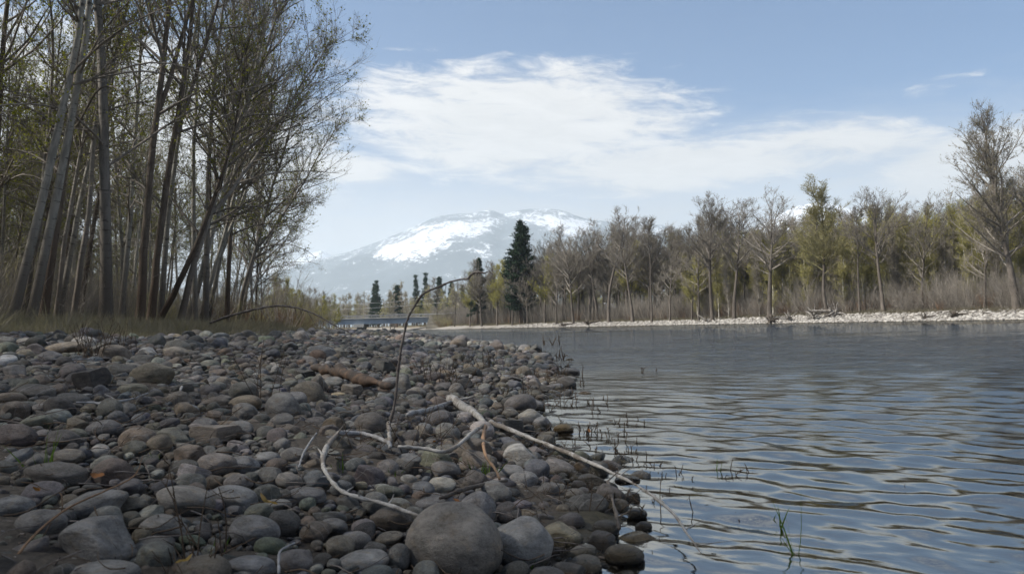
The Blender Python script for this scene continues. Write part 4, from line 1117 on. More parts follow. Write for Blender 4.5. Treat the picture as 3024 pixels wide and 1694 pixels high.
# photo centre x, centre y, width, height, tint, mesh, tilt degrees, label
FEAT = [
    (1343, 1602, 290, 236, (.20, .185, .165), 0, 6, 'largest round grey-brown boulder at the water edge, smooth as a ball'),
    (1545, 1606, 190, 165, (.27, .27, .265), 2, 10, 'pale grey boulder leaning on the largest round boulder'),
    (1655, 1582, 128, 80, (.21, .19, .135), 5, -14, 'rough pitted yellowish rock between the pale boulder and the water'),
    (1843, 1632, 118, 56, (.10, .085, .055), 0, 0, 'brown wet cobble half sunk in the river beside the pale twig end'),
    (298, 1598, 222, 142, (.17, .168, .165), 5, 4, 'large blunt grey boulder with flat top on the dark side of the beach'),
    (308, 1694, 200, 70, (.19, .19, .185), 3, 0, 'flat grey stone below the large blunt boulder, cut by the frame'),
    (270, 1497, 196, 92, (.155, .155, .155), 2, -12, 'long grey cobble, half pale and half dark, behind the blunt boulder'),
    (548, 1478, 170, 86, (.20, .19, .175), 3, 8, 'broad cobble with pale top and dark underside'),
    (690, 1468, 150, 62, (.165, .17, .175), 6, 12, 'long blue-grey cobble with a crease, touching the broad pale-topped one'),
    (481, 1560, 136, 76, (.20, .195, .185), 8, 8, 'domed grey cobble between the blunt boulder and the dry stems'),
    (752, 1567, 146, 82, (.17, .17, .172), 4, 14, 'sloping slate-grey cobble behind the dry leaf'),
    (736, 1674, 168, 64, (.165, .17, .18), 6, 0, 'grooved grey slab-like cobble with a rusty patch beneath it'),
    (637, 1284, 148, 66, (.155, .138, .122), 9, -3, 'flat-topped brown-grey block midway up the beach'),
    (708, 1272, 78, 62, (.165, .165, .165), 1, 0, 'round grey cobble with white edge behind the flat-topped block'),
    (837, 1203, 102, 92, (.155, .152, .146), 0, 5, 'upright round grey stone, tallest in the middle of the beach'),
    (870, 1183, 74, 56, (.165, .165, .168), 7, 0, 'round cobble leaning behind the upright grey stone'),
    (724, 1194, 94, 56, (.185, .155, .115), 3, -8, 'tan egg-shaped cobble with dark flank'),
    (630, 1192, 80, 42, (.13, .11, .09), 2, -4, 'brown smooth cobble next to the tan egg-shaped one'),
    (275, 1127, 100, 84, (.06, .056, .054), 9, -18, 'black angular pointed rock'),
    (390, 1152, 86, 42, (.175, .165, .125), 4, 0, 'olive-grey oval stone beside the black pointed rock'),
    (100, 1160, 140, 50, (.085, .08, .074), 6, 8, 'low dark hump-backed boulder near the black pointed rock'),
    (192, 1032, 110, 46, (.23, .195, .15), 3, -8, 'long tan boulder below the grass bank'),
    (245, 1018, 74, 54, (.34, .325, .30), 7, 0, 'pale cream boulder resting behind the long tan one'),
    (342, 1048, 100, 60, (.125, .108, .09), 8, 14, 'brown leaning boulder with flat face beside the dry shrub'),
    (438, 1042, 58, 36, (.30, .30, .29), 5, 0, 'small pale speckled stone past the brown leaning boulder'),
    (82, 1010, 60, 26, (.30, .28, .25), 3, 0, 'pale flat stone at the foot of the grass, beyond the tan boulder'),
    (77, 1048, 52, 36, (.20, .18, .14), 0, 0, 'small round tan stone before the long tan boulder'),
    (20, 1068, 60, 44, (.38, .39, .40), 7, 0, 'white stone cut by the edge of the view'),
    (43, 1208, 92, 48, (.07, .065, .06), 4, 0, 'thick dark cobble at the edge of the view'),
    (518, 1040, 75, 36, (.20, .18, .15), 2, 10, 'smooth tan hump beyond the small pale speckled stone'),
    (660, 1132, 46, 42, (.15, .135, .115), 0, 10, 'round brown ball of stone before the middle of the beach'),
    (815, 1098, 30, 40, (.26, .26, .255), 4, 0, 'pale stone standing on end'),
    (1093, 1254, 96, 74, (.115, .105, .095), 0, 0, 'dark domed boulder at the foot of the arching stem'),
    (1538, 1347, 108, 78, (.36, .355, .34), 5, 0, 'white-crusted rounded boulder by the inlet'),
    (1301, 1434, 92, 50, (.37, .355, .31), 1, 0, 'cream smooth stone lying before the dark stick'),
    (1394, 1332, 118, 80, (.135, .118, .10), 4, 0, 'brown rounded boulder under the forked driftwood'),
    (1565, 1233, 70, 54, (.31, .295, .26), 2, 0, 'pale lumpy stone at the waterline behind the driftwood fork'),
    (1600, 1252, 56, 44, (.19, .19, .19), 8, 0, 'grey stone leaning on the pale lumpy one at the waterline'),
    (1664, 1265, 60, 28, (.17, .125, .055), 0, 0, 'yellow-brown oval stone in the shallows'),
    (1508, 1225, 50, 38, (.18, .17, .15), 3, 0, 'grey-tan stone landward of the pale lumpy one'),
    (1582, 1136, 48, 42, (.13, .12, .115), 5, 0, 'dark knob of stone standing in the shallows'),
    (1579, 1164, 42, 24, (.11, .105, .085), 0, 0, 'wet olive stone in front of the dark knob'),
    (1682, 1098, 62, 26, (.10, .10, .10), 6, 4, 'dark flat-topped rock out in the water'),
    (1316, 1388, 90, 54, (.165, .16, .158), 3, 8, 'grey smooth cobble before the brown rounded boulder'),
    (1205, 1363, 78, 50, (.175, .178, .18), 1, 0, 'oval grey cobble above the curved pale branch'),
    (1505, 1395, 86, 46, (.19, .19, .19), 7, 0, 'grey cobble in front of the white-crusted boulder'),
    (1545, 1418, 88, 52, (.22, .22, .22), 4, 0, 'lumpy grey cobble between white-crusted boulder and pool'),
    (1617, 1450, 78, 52, (.155, .15, .145), 2, -20, 'slanting cobble at the pool edge'),
    (1697, 1462, 66, 40, (.14, .13, .115), 0, 0, 'wet domed stone in the pool'),
    (1745, 1418, 90, 40, (.06, .055, .045), 5, 0, 'black mossy rock under the pale branch'),
    (1851, 1412, 78, 24, (.055, .052, .048), 6, 0, 'black flat stone just awash beside the pale branch'),
    (1789, 1555, 80, 46, (.075, .07, .06), 0, 0, 'black wet stone in the pool'),
    (1880, 1512, 62, 34, (.06, .058, .052), 3, 0, 'dark dripping stone under the bent pale branch'),
    (1900, 1548, 50, 32, (.065, .06, .052), 7, 0, 'small black stone farthest into the pool'),
    (985, 1132, 62, 42, (.20, .20, .19), 1, 0, 'round grey cobble beside the rotten log'),
    (1040, 1156, 62, 50, (.15, .138, .122), 9, 0, 'blunt brown-grey cobble below the rotten log'),
    (1000, 1166, 44, 18, (.32, .27, .18), 3, 0, 'flat straw-coloured pebble below the rotten log'),
    (940, 1140, 52, 64, (.10, .09, .08), 8, -8, 'dark rounded block with a white fleck'),
    (1010, 1050, 42, 36, (.19, .18, .16), 9, 0, 'sharp-edged grey block above the rotten log'),
    (950, 1045, 90, 50, (.16, .16, .16), 4, 8, 'hump of grey stone behind the rotten log'),
    (1192, 1140, 44, 60, (.15, .148, .142), 6, 0, 'upright grey stone right by the arching stem'),
    (1350, 1155, 52, 50, (.16, .15, .138), 8, 0, 'peaked grey-brown stone behind the driftwood log'),
    (1230, 1160, 56, 36, (.19, .175, .15), 2, 6, 'rounded tan-grey cobble before the peaked stone'),
    (1044, 1600, 104, 60, (.175, .17, .165), 0, -10, 'smooth egg-shaped grey cobble left of the ball boulder'),
    (986, 1555, 80, 50, (.18, .175, .17), 3, 6, 'grey oval cobble above the egg-shaped one'),
    (1073, 1656, 150, 64, (.21, .21, .208), 7, 0, 'light grey broad cobble beside the ball boulder'),
    (1156, 1532, 124, 66, (.10, .085, .07), 8, 0, 'dark brown cobble under the curved pale branch'),
    (1288, 1486, 122, 50, (.13, .13, .135), 2, -4, 'slate-coloured cobble just behind the ball boulder'),
    (1150, 1590, 86, 42, (.17, .155, .13), 1, -10, 'narrow tan-grey cobble pressed against the ball boulder'),
    (1180, 1645, 64, 80, (.17, .168, .16), 4, 0, 'upright grey cobble touching the ball boulder'),
    (820, 1490, 80, 34, (.18, .178, .17), 3, 0, 'light grey cobble before the dark slate stones'),
    (905, 1462, 118, 46, (.15, .152, .158), 6, 6, 'long slate cobble beneath the curved pale branch'),
    (790, 1350, 78, 34, (.22, .225, .23), 0, 0, 'pale blue-grey lens-shaped cobble'),
    (868, 1345, 80, 50, (.165, .16, .155), 7, 10, 'grey hump next to the lens-shaped cobble'),
    (640, 1370, 118, 60, (.165, .15, .14), 4, 6, 'mauve-grey cobble in front of the flat-topped block'),
    (720, 1372, 90, 54, (.16, .162, .168), 2, 16, 'blue-grey sloping cobble touching the mauve-grey one'),
    (510, 1290, 104, 58, (.15, .148, .125), 5, 0, 'lumpy greenish cobble left of the flat-topped block'),
    (310, 1266, 110, 54, (.10, .10, .105), 0, -4, 'dark slate cobble in front of the olive-grey oval'),
    (200, 1350, 96, 50, (.18, .165, .145), 1, 0, 'rounded tan-grey cobble behind the dark jagged slab'),
    (170, 1400, 190, 66, (.085, .08, .075), 6, 8, 'dark jagged slab with upturned end'),
    (40, 1500, 120, 70, (.17, .175, .18), 3, 0, 'blue-grey boulder cut by the edge, above the reddish twig'),
    (120, 1545, 140, 72, (.15, .145, .14), 4, 6, 'dull grey boulder under the reddish twig'),
    (705, 1424, 84, 50, (.16, .15, .145), 0, 0, 'domed cobble behind the creased blue-grey one'),
    (855, 1420, 84, 46, (.18, .17, .158), 4, 18, 'slanted grey cobble near the curved pale branch'),
]
def stone_obj(loc, half, rot, meshi, tint, label, group, name='cobble'):
    o = bpy.data.objects.new(name, ST_HI[meshi]); COL.objects.link(o)
    o.location = loc; o.rotation_euler = rot; o.scale = half
    o.color = (tint[0] * 1.24, tint[1] * 1.2, tint[2] * 1.14, 1); tag(o, label, 'stone', group)
    return o
q2 = np.random.default_rng(99)
LM = []                              # landmarks for naming
for (X, Y, W, Hh, tint, mi, tilt, lab) in FEAT:
    g = hit(X, Y + Hh * .30, water=True, lift=.0)
    d = (g - CAM).dot(fw)
    wd, hd = W * d / F / 2, Hh * d / F / 2
    dep = wd * q2.uniform(.72, .95) if W > Hh * 1.3 else wd * .95
    cen = at(X, Y, d + dep * .3)
    z0 = h1(cen.x, cen.y)
    z = min(max(cen.z, z0 + hd * .15), max(z0, -.01) + hd * .9)
    big_ = W > 180
    stone_obj((cen.x, cen.y, z), (wd, dep, hd), (R(q2.uniform(-6, 6)), R(tilt), R(q2.uniform(-15, 15))), mi, tint, lab, None, 'boulder' if W > 90 * (4 / d) ** .5 and W * d / F > .2 else 'cobble')
    occ_add(cen.x, cen.y, (wd + dep) / 2 * .92)
    LM.append((cen.x, cen.y))

cand = []
def fill(n_try, rlo, rhi, region, k, power=2.0):
    c = 0
    for _ in range(n_try):
        x, y = region()
        u = float(np.interp(y, SH_Y, SH_X)) - x
        if u < -3.2 or u > 11: continue
        if u < -.15 and (u < -.30 - .12 * y or q2.random() > .55 or rhi > .09): continue
        if u > 7.5 and q2.random() < (u - 7.5) / 3.5: continue
        t = q2.random() ** power
        r_ = rlo + (rhi - rlo) * t
        if not occ_ok(x, y, r_, k): continue
        occ_add(x, y, r_); cand.append((x, y, r_)); c += 1
    return c
def wedge(y0, y1, xl=-.72, pad=1.0, pw=1.0):
    def f():
        y = y0 + (y1 - y0) * q2.random() ** pw
        xr = min(float(np.interp(y, SH_Y, SH_X)) + 2.2, .62 * y + pad)
        x0 = max(xl * y - pad, xr - 14.5)
        return x0 + (xr - x0) * q2.random(), y
    return f
fill(150, .080, .115, wedge(4.6, 14, pad=-.2), 1.15, 1.8)
fill(2600, .038, .078, wedge(1.0, 13, pw=.75), .98, 2.0)
fill(1800, .07, .17, wedge(12, 48, pw=.8), .95, 2.0)
def shallow():
    y = 1.9 + 11 * q2.random(); return float(np.interp(y, SH_Y, SH_X)) + q2.random() ** 1.3 * (.25 + .11 * y), y
for _ in range(420):
    x, y = shallow(); r_ = .034 + .05 * q2.random() ** 1.6
    if occ_ok(x, y, r_, 1.05): occ_add(x, y, r_); cand.append((x, y, r_))
fill(5200, .028, .048, wedge(.8, 12, pw=.75), .88, 1.2)
fill(15000, .05, .09, wedge(11, 48, pw=.8), .9, 1.5)
fill(24000, .014, .030, wedge(.8, 8, pw=.7), .86, 1.2)
fill(14000, .032, .050, wedge(7.5, 22, pw=.8), .88, 1.2)
fill(9000, .09, .15, wedge(45, 150, pw=.8), .8, 1.5)
fill(26000, .007, .016, wedge(.8, 5.5, pw=.7), .85, 1.4)
n_c = len(cand)
C = np.array(cand)
zg = H(C[:, 0], C[:, 1])
flat = q2.uniform(.42, .85, n_c); el_ = q2.uniform(.72, 1.0, n_c)
half = np.stack([C[:, 2] * 1.12, C[:, 2] * 1.12 * el_, C[:, 2] * 1.1 * flat], -1)
rot = np.stack([q2.normal(0, .22, n_c), q2.normal(0, .22, n_c), q2.uniform(0, 6.28, n_c)], -1)
big_l = sstep(.02, .06, C[:, 2])
pos = np.stack([C[:, 0], C[:, 1], zg + half[:, 2] * (q2.uniform(.25, .72, n_c))], -1)
ti = q2.choice(len(TINTS), n_c, p=TW)
tc_ = np.array([TINTS[i][1] for i in ti]) * q2.uniform(.62, 1.08, (n_c, 1)) * q2.normal(1, .035, (n_c, 3))
mi = q2.integers(0, 10, n_c)
# the 300 stones that show largest become things of their own
d_ = pos - np.array(CAM); ff = d_ @ np.array(fw)
PXs = 1512 + F * (d_ @ np.array(rt)) / ff; PYs = 847 - F * (d_ @ np.array(up)) / ff
size = half[:, 0] / np.maximum(ff, .3)
vis = (PXs > 0) & (PXs < 3024) & (PYs > 900) & (PYs < 1690) & (pos[:, 2] + half[:, 2] > .0) & (ff > .8)
order = np.argsort(-np.where(vis, size, 0))
n_ind = 300 - len(FEAT)
ind = order[:n_ind]; rest = np.setdiff1d(np.arange(n_c), ind)
MARKS = [(FEAT[i][7], LM[i]) for i in range(len(FEAT))]
SHORT = {}
for lab, p in MARKS:
    s_ = lab.split(',')[0].split(' with ')[0].split(' beside ')[0].split(' behind ')[0].split(' between ')[0].split(' below ')[0].split(' at the ')[0].split(' next to ')[0].split(' in the ')[0].split(' before ')[0].split(' by the ')[0].split(' above ')[0].split(' under ')[0].split(' leaning on ')[0].split(' resting ')[0].split(' midway ')[0].split(' near ')[0].split(' past ')[0].split(' out in')[0].split(' touching ')[0].split(' beyond ')[0].split(' on the ')[0].split(' lying')[0].split(' just ')[0].split(' pressed')[0].split(' cut ')[0].split(' left of')[0].split(' right by')[0].split(' half sunk')[0].split(' landward')[0].split(' farthest')[0].split(' beneath')[0].split(' standing')[0].split(' in front')[0]
    SHORT[lab] = s_
used = {}
def stone_label(i):
    x, y = pos[i, 0], pos[i, 1]
    ds = sorted(((math.hypot(x - p[0], y - p[1]), lab, p) for lab, p in MARKS))[:6]
    col = TINTS[ti[i]][0]
    shp = 'blocky' if KINDS[mi[i]] == 'block' else ('flat' if flat[i] < .54 else ('rounded' if flat[i] > .7 else 'oval'))
    for dd, lab, p in ds:
        dx, dy = x - p[0], y - p[1]
        if abs(dx) > abs(dy): side = 'river side' if dx > 0 else 'wood side'
        else: side = 'far side' if dy > 0 else 'near side'
        for form in (f'{shp} {col} cobble on the {side} of the {SHORT[lab]}',):
            if form not in used and len(form.split()) <= 16: used[form] = 1; return form
    for dd, lab, p in ds:
        form = f"{shp} {col} cobble {'a hand' if dd < .2 else 'a step' if dd < .9 else 'some steps'} from the {SHORT[lab]}"
        if form not in used and len(form.split()) <= 16: used[form] = 1; return form
    form = f'{shp} {col} cobble among many like it, between the {SHORT[ds[0][1]]} and the {SHORT[ds[1][1]]}'
    if len(form.split()) > 16: form = f'{shp} {col} cobble among many like it near the {SHORT[ds[0][1]]}'
    return form
for i in ind:
    stone_obj(tuple(pos[i]), tuple(half[i]), tuple(rot[i]), int(mi[i]), tuple(tc_[i]), stone_label(i), GS)
scatter('cobbles', pos[rest], rot[rest], half[rest], mi[rest], ST_LO, tc_[rest] * np.array([1.24, 1.2, 1.14]), 'smaller cobbles and pebbles covering the beach')

# pale shingle of the far bar
def bar():
    y = 60 + 130 * q.random(); v = q.uniform(-.6, 8.2)
    x = float(farx(y)) + v
    return (x, y, h1(x, y) + .03)
P_ = put(None, 9000, bar); m_ = len(P_)
r_ = .07 + .17 * q.random((m_, 1)) ** 2
tt = np.array([(.35, .33, .30), (.26, .245, .22), (.43, .41, .37), (.19, .175, .155)])[q.integers(0, 4, m_)]
scatter('far_shingle', P_, q.uniform(-.4, .4, (m_, 3)) + np.array([[0, 0, 1]]) * q.uniform(0, 6.28, (m_, 1)), r_ * np.array([[1.2, 1, .7]]) , q.integers(0, 10, m_), ST_LO, tt, 'pale cobbles of the far gravel bar')

# ------------------------------------------------------------------ driftwood, sticks and stems
def stick(name, pts, radii, m, label, cat, group=None, sides=8, knots=.12, seed=0, twigs=(), parts=()):
    """a bent stick through world points with lumpy radius; twigs: (index fraction, dir, length)"""
    r = np.random.default_rng(seed + 1)
    pts = np.array([tuple(p) for p in pts], float); n0 = len(pts)
    t = np.linspace(0, n0 - 1, (n0 - 1) * 5 + 1)
    # Catmull-Rom
    Pq = []
    ext = np.vstack([2 * pts[0] - pts[1], pts, 2 * pts[-1] - pts[-2]])
    for v_ in t:
        i = min(int(v_), n0 - 2); f_ = v_ - i
        p0, p1, p2, p3 = ext[i], ext[i + 1], ext[i + 2], ext[i + 3]
        Pq.append(.5 * ((2 * p1) + (-p0 + p2) * f_ + (2 * p0 - 5 * p1 + 4 * p2 - p3) * f_ ** 2 + (-p0 + 3 * p1 - 3 * p2 + p3) * f_ ** 3))
    Pq = np.array(Pq)
    rad = np.interp(t, np.linspace(0, n0 - 1, len(radii)), radii)
    rad *= .86 + r.normal(0, knots, len(rad))
    Pq += r.normal(0, 1, Pq.shape) * rad[:, None] * .12
    # close both ends
    Pq = np.vstack([Pq[0], Pq, Pq[-1]]); rad = np.concatenate([[rad[0] * .05], rad, [rad[-1] * .05]])
    Pq[0] += (Pq[1] - Pq[2]) * .03; Pq[-1] += (Pq[-2] - Pq[-3]) * .03
    a, b = tubes(Pq[None], rad[None], sides)
    o = empty(name, tuple(pts[0])); o.empty_display_size = .1
    tag(o, label, cat, group)
    a = a - pts[0]
    main = obj('stem', mesh_np(name, a, [b], [m]), o)
    for (f_, dv, L) in twigs:
        i = int(f_ * (len(Pq) - 3)) + 1
        oo = Pq[i] - pts[0]; dv = np.array(dv, float)[None]
        P2, R2 = grow(oo[None], dv, np.array([L]), np.array([rad[i] * .55]), np.array([rad[i] * .12]), 5, .12, 0.0, r)
        aa, bb = tubes(P2, R2, 5)
        obj('side_twig', mesh_np(name + '_twig', aa, [bb], [m]), o)
    return o
def PG(X, Y, lift=.02, water=True):
    p = hit(X, Y, water=water, lift=lift); return p
# tall arching stem
bs = PG(1151, 1255); dA = bs.y
arch = [(1151, 1252), (1166, 1190), (1175, 1104), (1180, 1058), (1194, 984), (1201, 949), (1219, 911), (1242, 876), (1265, 859), (1293, 848), (1324, 834), (1359, 825), (1383, 822), (1391, 810), (1411, 803), (1430, 806), (1443, 801), (1455, 810)]
ps = [at(x, y, dA - .02 * i) for i, (x, y) in enumerate(arch)]
stick('arching_twig', ps, [.0100, .0095, .0085, .008, .0078, .0075, .007, .0068, .0062, .006, .0058, .0055, .006, .0075, .008, .005, .0035, .002], M_STEMWOOD,
      'tall thin bare stem arching up from the cobbles across the mountain', 'stem', knots=.16, seed=3,
      twigs=[(.37, (1, 0, -.05), .05), (.22, (.8, 0, .3), .02), (.58, (-.2, 0, -1), .06), (.47, (-.6, 0, .5), .015), (.66, (.3, .1, -1), .02), (.9, (-1, 0, .3), .03), (.12, (-.7, 0, .5), .04)])
# arching branch before the wood
jb = [(620, 953), (683, 931), (747, 914), (790, 906), (828, 903), (860, 906), (888, 912), (939, 931), (982, 957), (1030, 980)]
ps = [at(x, y, 17.5 - .1 * i) for i, (x, y) in enumerate(jb)]
stick('arching_branch', ps, [.035, .03, .028, .026, .026, .024, .022, .02, .016, .01], M_STEMWOOD, 'dark fallen branch bowed over the grass like a low hoop', 'branch', seed=4, knots=.14,
      twigs=[(.6, (.3, 0, -1), .35), (.72, (.6, -.2, -1), .45), (.82, (.7, .2, -.6), .4), (.5, (.3, 0, .6), .1), (.35, (.1, 0, .8), .12), (.67, (-.1, 0, -1), .2)])
def gstick(name, pix, rpx, m, label, cat='branch', lift=.03, **kw):
    pts, rr = [], []
    for (x, y), rp in zip(pix, np.interp(np.linspace(0, 1, len(pix)), np.linspace(0, 1, len(rpx)), rpx)):
        p = PG(x, y, lift); pts.append(p); rr.append(rp * p.y / F)
    return stick(name, pts, rr, m, label, cat, **kw)
gstick('driftwood_branch', [(1447, 1246), (1476, 1256), (1559, 1289), (1662, 1330), (1785, 1384), (1888, 1437), (1978, 1505), (2031, 1577), (2069, 1630)], [8, 7.5, 7, 6.5, 6, 5.5, 5, 4, 2.5], M_BLEACH,
       'long bleached branch running from the driftwood fork out over the water', seed=5, lift=.06, knots=.17, twigs=[(.93, (.5, -.6, .1), .12), (.86, (.6, .3, .2), .08), (.3, (.5, .2, .5), .05), (.55, (.6, .2, .4), .10), (.7, (.2, -.6, .3), .07), (.15, (-.2, .4, .5), .04), (.97, (.8, .2, .1), .10)])
gstick('driftwood_log', [(1431, 1246), (1402, 1219), (1365, 1199), (1332, 1176)], [9, 13, 15, 17], M_BLEACH, 'thick tan root of driftwood at the top of the fork', 'driftwood', lift=.07, seed=6, knots=.1,
       twigs=[(.9, (.6, .4, .1), .16), (.95, (-.3, .5, .3), .1), (.8, (.8, .1, .1), .1)])
gstick('driftwood_log', [(1330, 1190), (1270, 1207), (1205, 1224)], [12, 10, 8], M_GREYWOOD, 'short blue-grey log end joining the driftwood root', 'driftwood', lift=.06, seed=7)
gstick('driftwood_branch', [(1431, 1254), (1394, 1277), (1353, 1314), (1312, 1333), (1250, 1324), (1176, 1318)], [7, 7, 7, 6.5, 6, 5], M_BLEACH, 'sagging bleached branch hanging from the driftwood fork over the cobbles', lift=.10, seed=8,
       twigs=[(.42, (.5, -.4, -.3), .14)])
gstick('driftwood_branch', [(1000, 1278), (966, 1318), (954, 1363), (966, 1401), (995, 1438), (1028, 1458), (1085, 1473), (1163, 1495), (1262, 1532)], [9, 9, 8.5, 8, 7.5, 7.5, 7, 6.5, 5.5], M_BLEACH,
       'whitest curved branch bending down to the ball-like boulder', lift=.07, seed=9, knots=.17, twigs=[(.4, (-.5, -.2, .3), .03), (.85, (.3, .4, .4), .05), (.2, (-.4, .4, .3), .06), (.03, (.3, .3, .5), .06), (.6, (.2, .5, .3), .04), (.72, (.2, -.3, .5), .03)])
gstick('driftwood_branch', [(999, 1277), (1065, 1279), (1106, 1289), (1147, 1306), (1151, 1322)], [8, 7.5, 7, 7, 6], M_GREYWOOD, 'grey stick between the whitest branch and the arching stem', lift=.08, seed=10)
gstick('driftwood_branch', [(1147, 1248), (1150, 1275), (1151, 1306)], [7, 7, 8], M_BLEACH, 'short pale stub at the foot of the arching stem', lift=.08, seed=11)
gstick('bark_strip', [(1431, 1262), (1427, 1300), (1435, 1347), (1460, 1380), (1476, 1413)], [8, 6, 5, 5, 4], M_ORANGE, 'orange peeled strip of bark dangling from the fork', 'bark', lift=.09, seed=12)
gstick('stick', [(1497, 1417), (1415, 1433), (1353, 1450), (1300, 1470)], [5, 7, 8, 5], M_DARKWOOD, 'dark wet stick in front of the cream smooth stone', 'stick', lift=.06, seed=13)
gstick('rotten_log', [(921, 1083), (965, 1092), (1010, 1100), (1060, 1116), (1110, 1130), (1160, 1142)], [13, 16, 18, 17, 15, 8], M_ROT, 'rotten orange-brown log lying across the cobbles', 'log', lift=.11, seed=14, knots=.24, sides=14,
       twigs=[(.3, (-.2, -.3, .5), .06), (.7, (.2, .2, .5), .05)])
gstick('stick', [(330, 1186), (380, 1180), (437, 1160)], [3.5, 4, 3], M_GREYWOOD, 'grey twig pointing at the olive-grey oval stone', 'stick', lift=.05, seed=15, twigs=[(.2, (-.6, .3, .1), .15)])
gstick('stick', [(225, 1188), (290, 1190), (345, 1206)], [3, 5, 4], M_GREYWOOD, 'flat grey splinter below the black pointed rock', 'stick', lift=.04, seed=16, twigs=[(.4, (.4, .5, .1), .12)])
gstick('stick', [(882, 1378), (900, 1330), (935, 1278)], [3.5, 3.5, 3], M_GREYWOOD, 'thin grey stick propped up before the whitest branch', 'stick', lift=.07, seed=17)
gstick('stick', [(150, 1060), (210, 1061), (280, 1060)], [3, 3, 2.5], M_GREYWOOD, 'straight thin stick under the long tan boulder', 'stick', lift=.05, seed=18)
gstick('stick', [(533, 1152), (545, 1135), (600, 1130)], [4, 4, 3], M_BLEACH, 'crooked pale stick among the pebbles behind the brown smooth cobble', 'stick', lift=.05, seed=19)
gstick('stick', [(822, 1690), (826, 1630), (850, 1612), (870, 1602)], [5, 4.5, 4, 3], M_GREYWOOD, 'bent grey stick hooked beside the grooved cobble', 'stick', lift=.08, seed=20)
gstick('stick', [(1900, 1428), (1830, 1400), (1760, 1372), (1700, 1348)], [3, 4, 4, 3], M_DARKWOOD, 'dark sunken stick beside the long bleached branch', 'stick', lift=.0, seed=21)
gstick('stick', [(1740, 1640), (1840, 1650), (1900, 1625)], [5, 5, 2], M_DARKWOOD, 'dark stick in the water in front of the brown wet cobble', 'stick', lift=.01, seed=22)
gstick('stick', [(1800, 1470), (1795, 1420), (1815, 1500), (1830, 1560)], [4, 6, 6, 5], M_DARKWOOD, 'rotting black twig tangle in the pool', 'stick', lift=.04, seed=23, knots=.3,
       twigs=[(.3, (.6, .3, .4), .12), (.6, (-.6, .2, .5), .10), (.8, (.5, -.3, .3), .10), (.5, (.1, -.5, .6), .08)])
gstick('stick', [(1620, 1185), (1690, 1172), (1720, 1165)], [2, 2, 1.5], M_DARKWOOD, 'floating dark twig past the wet olive stone', 'stick', lift=.0, seed=24)
# reddish whip bowed across the front stones
rp = [(50, 1640), (110, 1570), (200, 1500), (300, 1453), (395, 1405), (422, 1345)]
g0 = PG(60, 1640); ps = [at(x, y, g0.y + .06 * i) for i, (x, y) in enumerate(rp)]
stick('red_whip', ps, [.0035, .003, .0027, .0025, .002, .001], M_TWIG_RED, 'reddish whip-like twig bowing over the dull grey boulder', 'twig', seed=30, sides=6, knots=.05)

# dry upright stems by the cobbles and dead weeds in the shallows
def weed(name, base, h, n0, m, label, cat, group=None, spread=.05, lean=.25, rad=.0016, seed=0, branchy=3):
    r = np.random.default_rng(seed + 500)
    o = np.concatenate([r.normal(0, spread, (n0, 2)), np.zeros((n0, 1)) - .03], 1)
    d = np.concatenate([r.normal(0, lean, (n0, 2)), np.ones((n0, 1))], 1)
    L = h * r.uniform(.5, 1.1, n0)
    P, RR = grow(o, d, L, np.full(n0, rad), np.full(n0, rad * .5), 6, .07, 0, r)
    parts = [tubes(P, RR, 4)]
    if branchy:
        ip = r.integers(0, n0, n0 * branchy); t = r.uniform(.3, 1, len(ip))
        oo, dd, _ = sprout(P, RR, ip, t, np.radians(r.uniform(25, 70, len(ip))), r, .2)
        L2 = h * .22 * r.uniform(.3, 1.2, len(ip))
        P2, R2 = grow(oo, dd, L2, np.full(len(ip), rad * .7), np.full(len(ip), rad * .4), 3, .15, .02, r)
        parts.append(tubes(P2, R2, 3))
    V, Fc = join(parts)
    o_ = obj(name, mesh_np(name, V, Fc, [m])); o_.location = base
    tag(o_, label, cat, group, 'stuff' if spread >= .1 else None); return o_
weed('dry_weed', PG(606, 1640), .26, 7, M_DEADSTEM, 'dry upright stems rising between the domed and the sloping cobble', 'dry plant', seed=1, lean=.18, rad=.0022, branchy=1)
weed('dry_weed', PG(280, 1056), .34, 26, M_DEADSTEM, 'dark dry shrub growing between the cream boulder and the brown leaning one', 'dry plant', seed=2, spread=.07, rad=.003)
weed('dry_weed', PG(368, 1040), .30, 8, M_DEADSTEM, 'thin dry weed behind the brown leaning boulder', 'dry plant', seed=3, rad=.003)
weed('dry_weed', PG(775, 1200), .42, 5, M_DEADSTEM, 'reddish dry weed beside the upright grey stone', 'dry plant', seed=4, rad=.0022)
weed('dry_weed', PG(1290, 1128), .28, 30, M_DEADSTEM, 'dry brown weeds in front of the peaked stone, thick clump', 'dry plant', seed=5, spread=.16, rad=.0028)
weed('dry_weed', PG(1410, 1080), .34, 16, M_DEADSTEM, 'dry weeds along the spit of cobbles, sparse', 'dry plant', seed=6, spread=.25, rad=.003)
weed('dry_weed', PG(1240, 1290), .22, 16, M_DEADSTEM, 'tangle of fine dead twigs beside the foot of the arching stem', 'dry plant', seed=7, spread=.12, lean=.9, rad=.0018)
weed('dry_weed', PG(1080, 1320), .20, 18, M_DEADSTEM, 'tangle of dead stalks by the dark domed boulder', 'dry plant', seed=8, spread=.13, lean=1.2, rad=.0018)
weed('dry_weed', PG(1620, 1130), .22, 34, M_DEADSTEM, 'dead reed clump around the dark knob of stone', 'dry plant', seed=9, spread=.16, rad=.0024)
weed('dry_weed', PG(560, 1690), .12, 16, M_DEADSTEM, 'low dead tuft at the foot of the dry upright stems', 'dry plant', seed=10, spread=.05, lean=.8, rad=.0018)
weed('dry_weed', PG(1800, 1500), .16, 22, M_DEADSTEM, 'drowned weed mass in the pool around the black twigs', 'dry plant', seed=11, spread=.10, lean=.9, rad=.002)
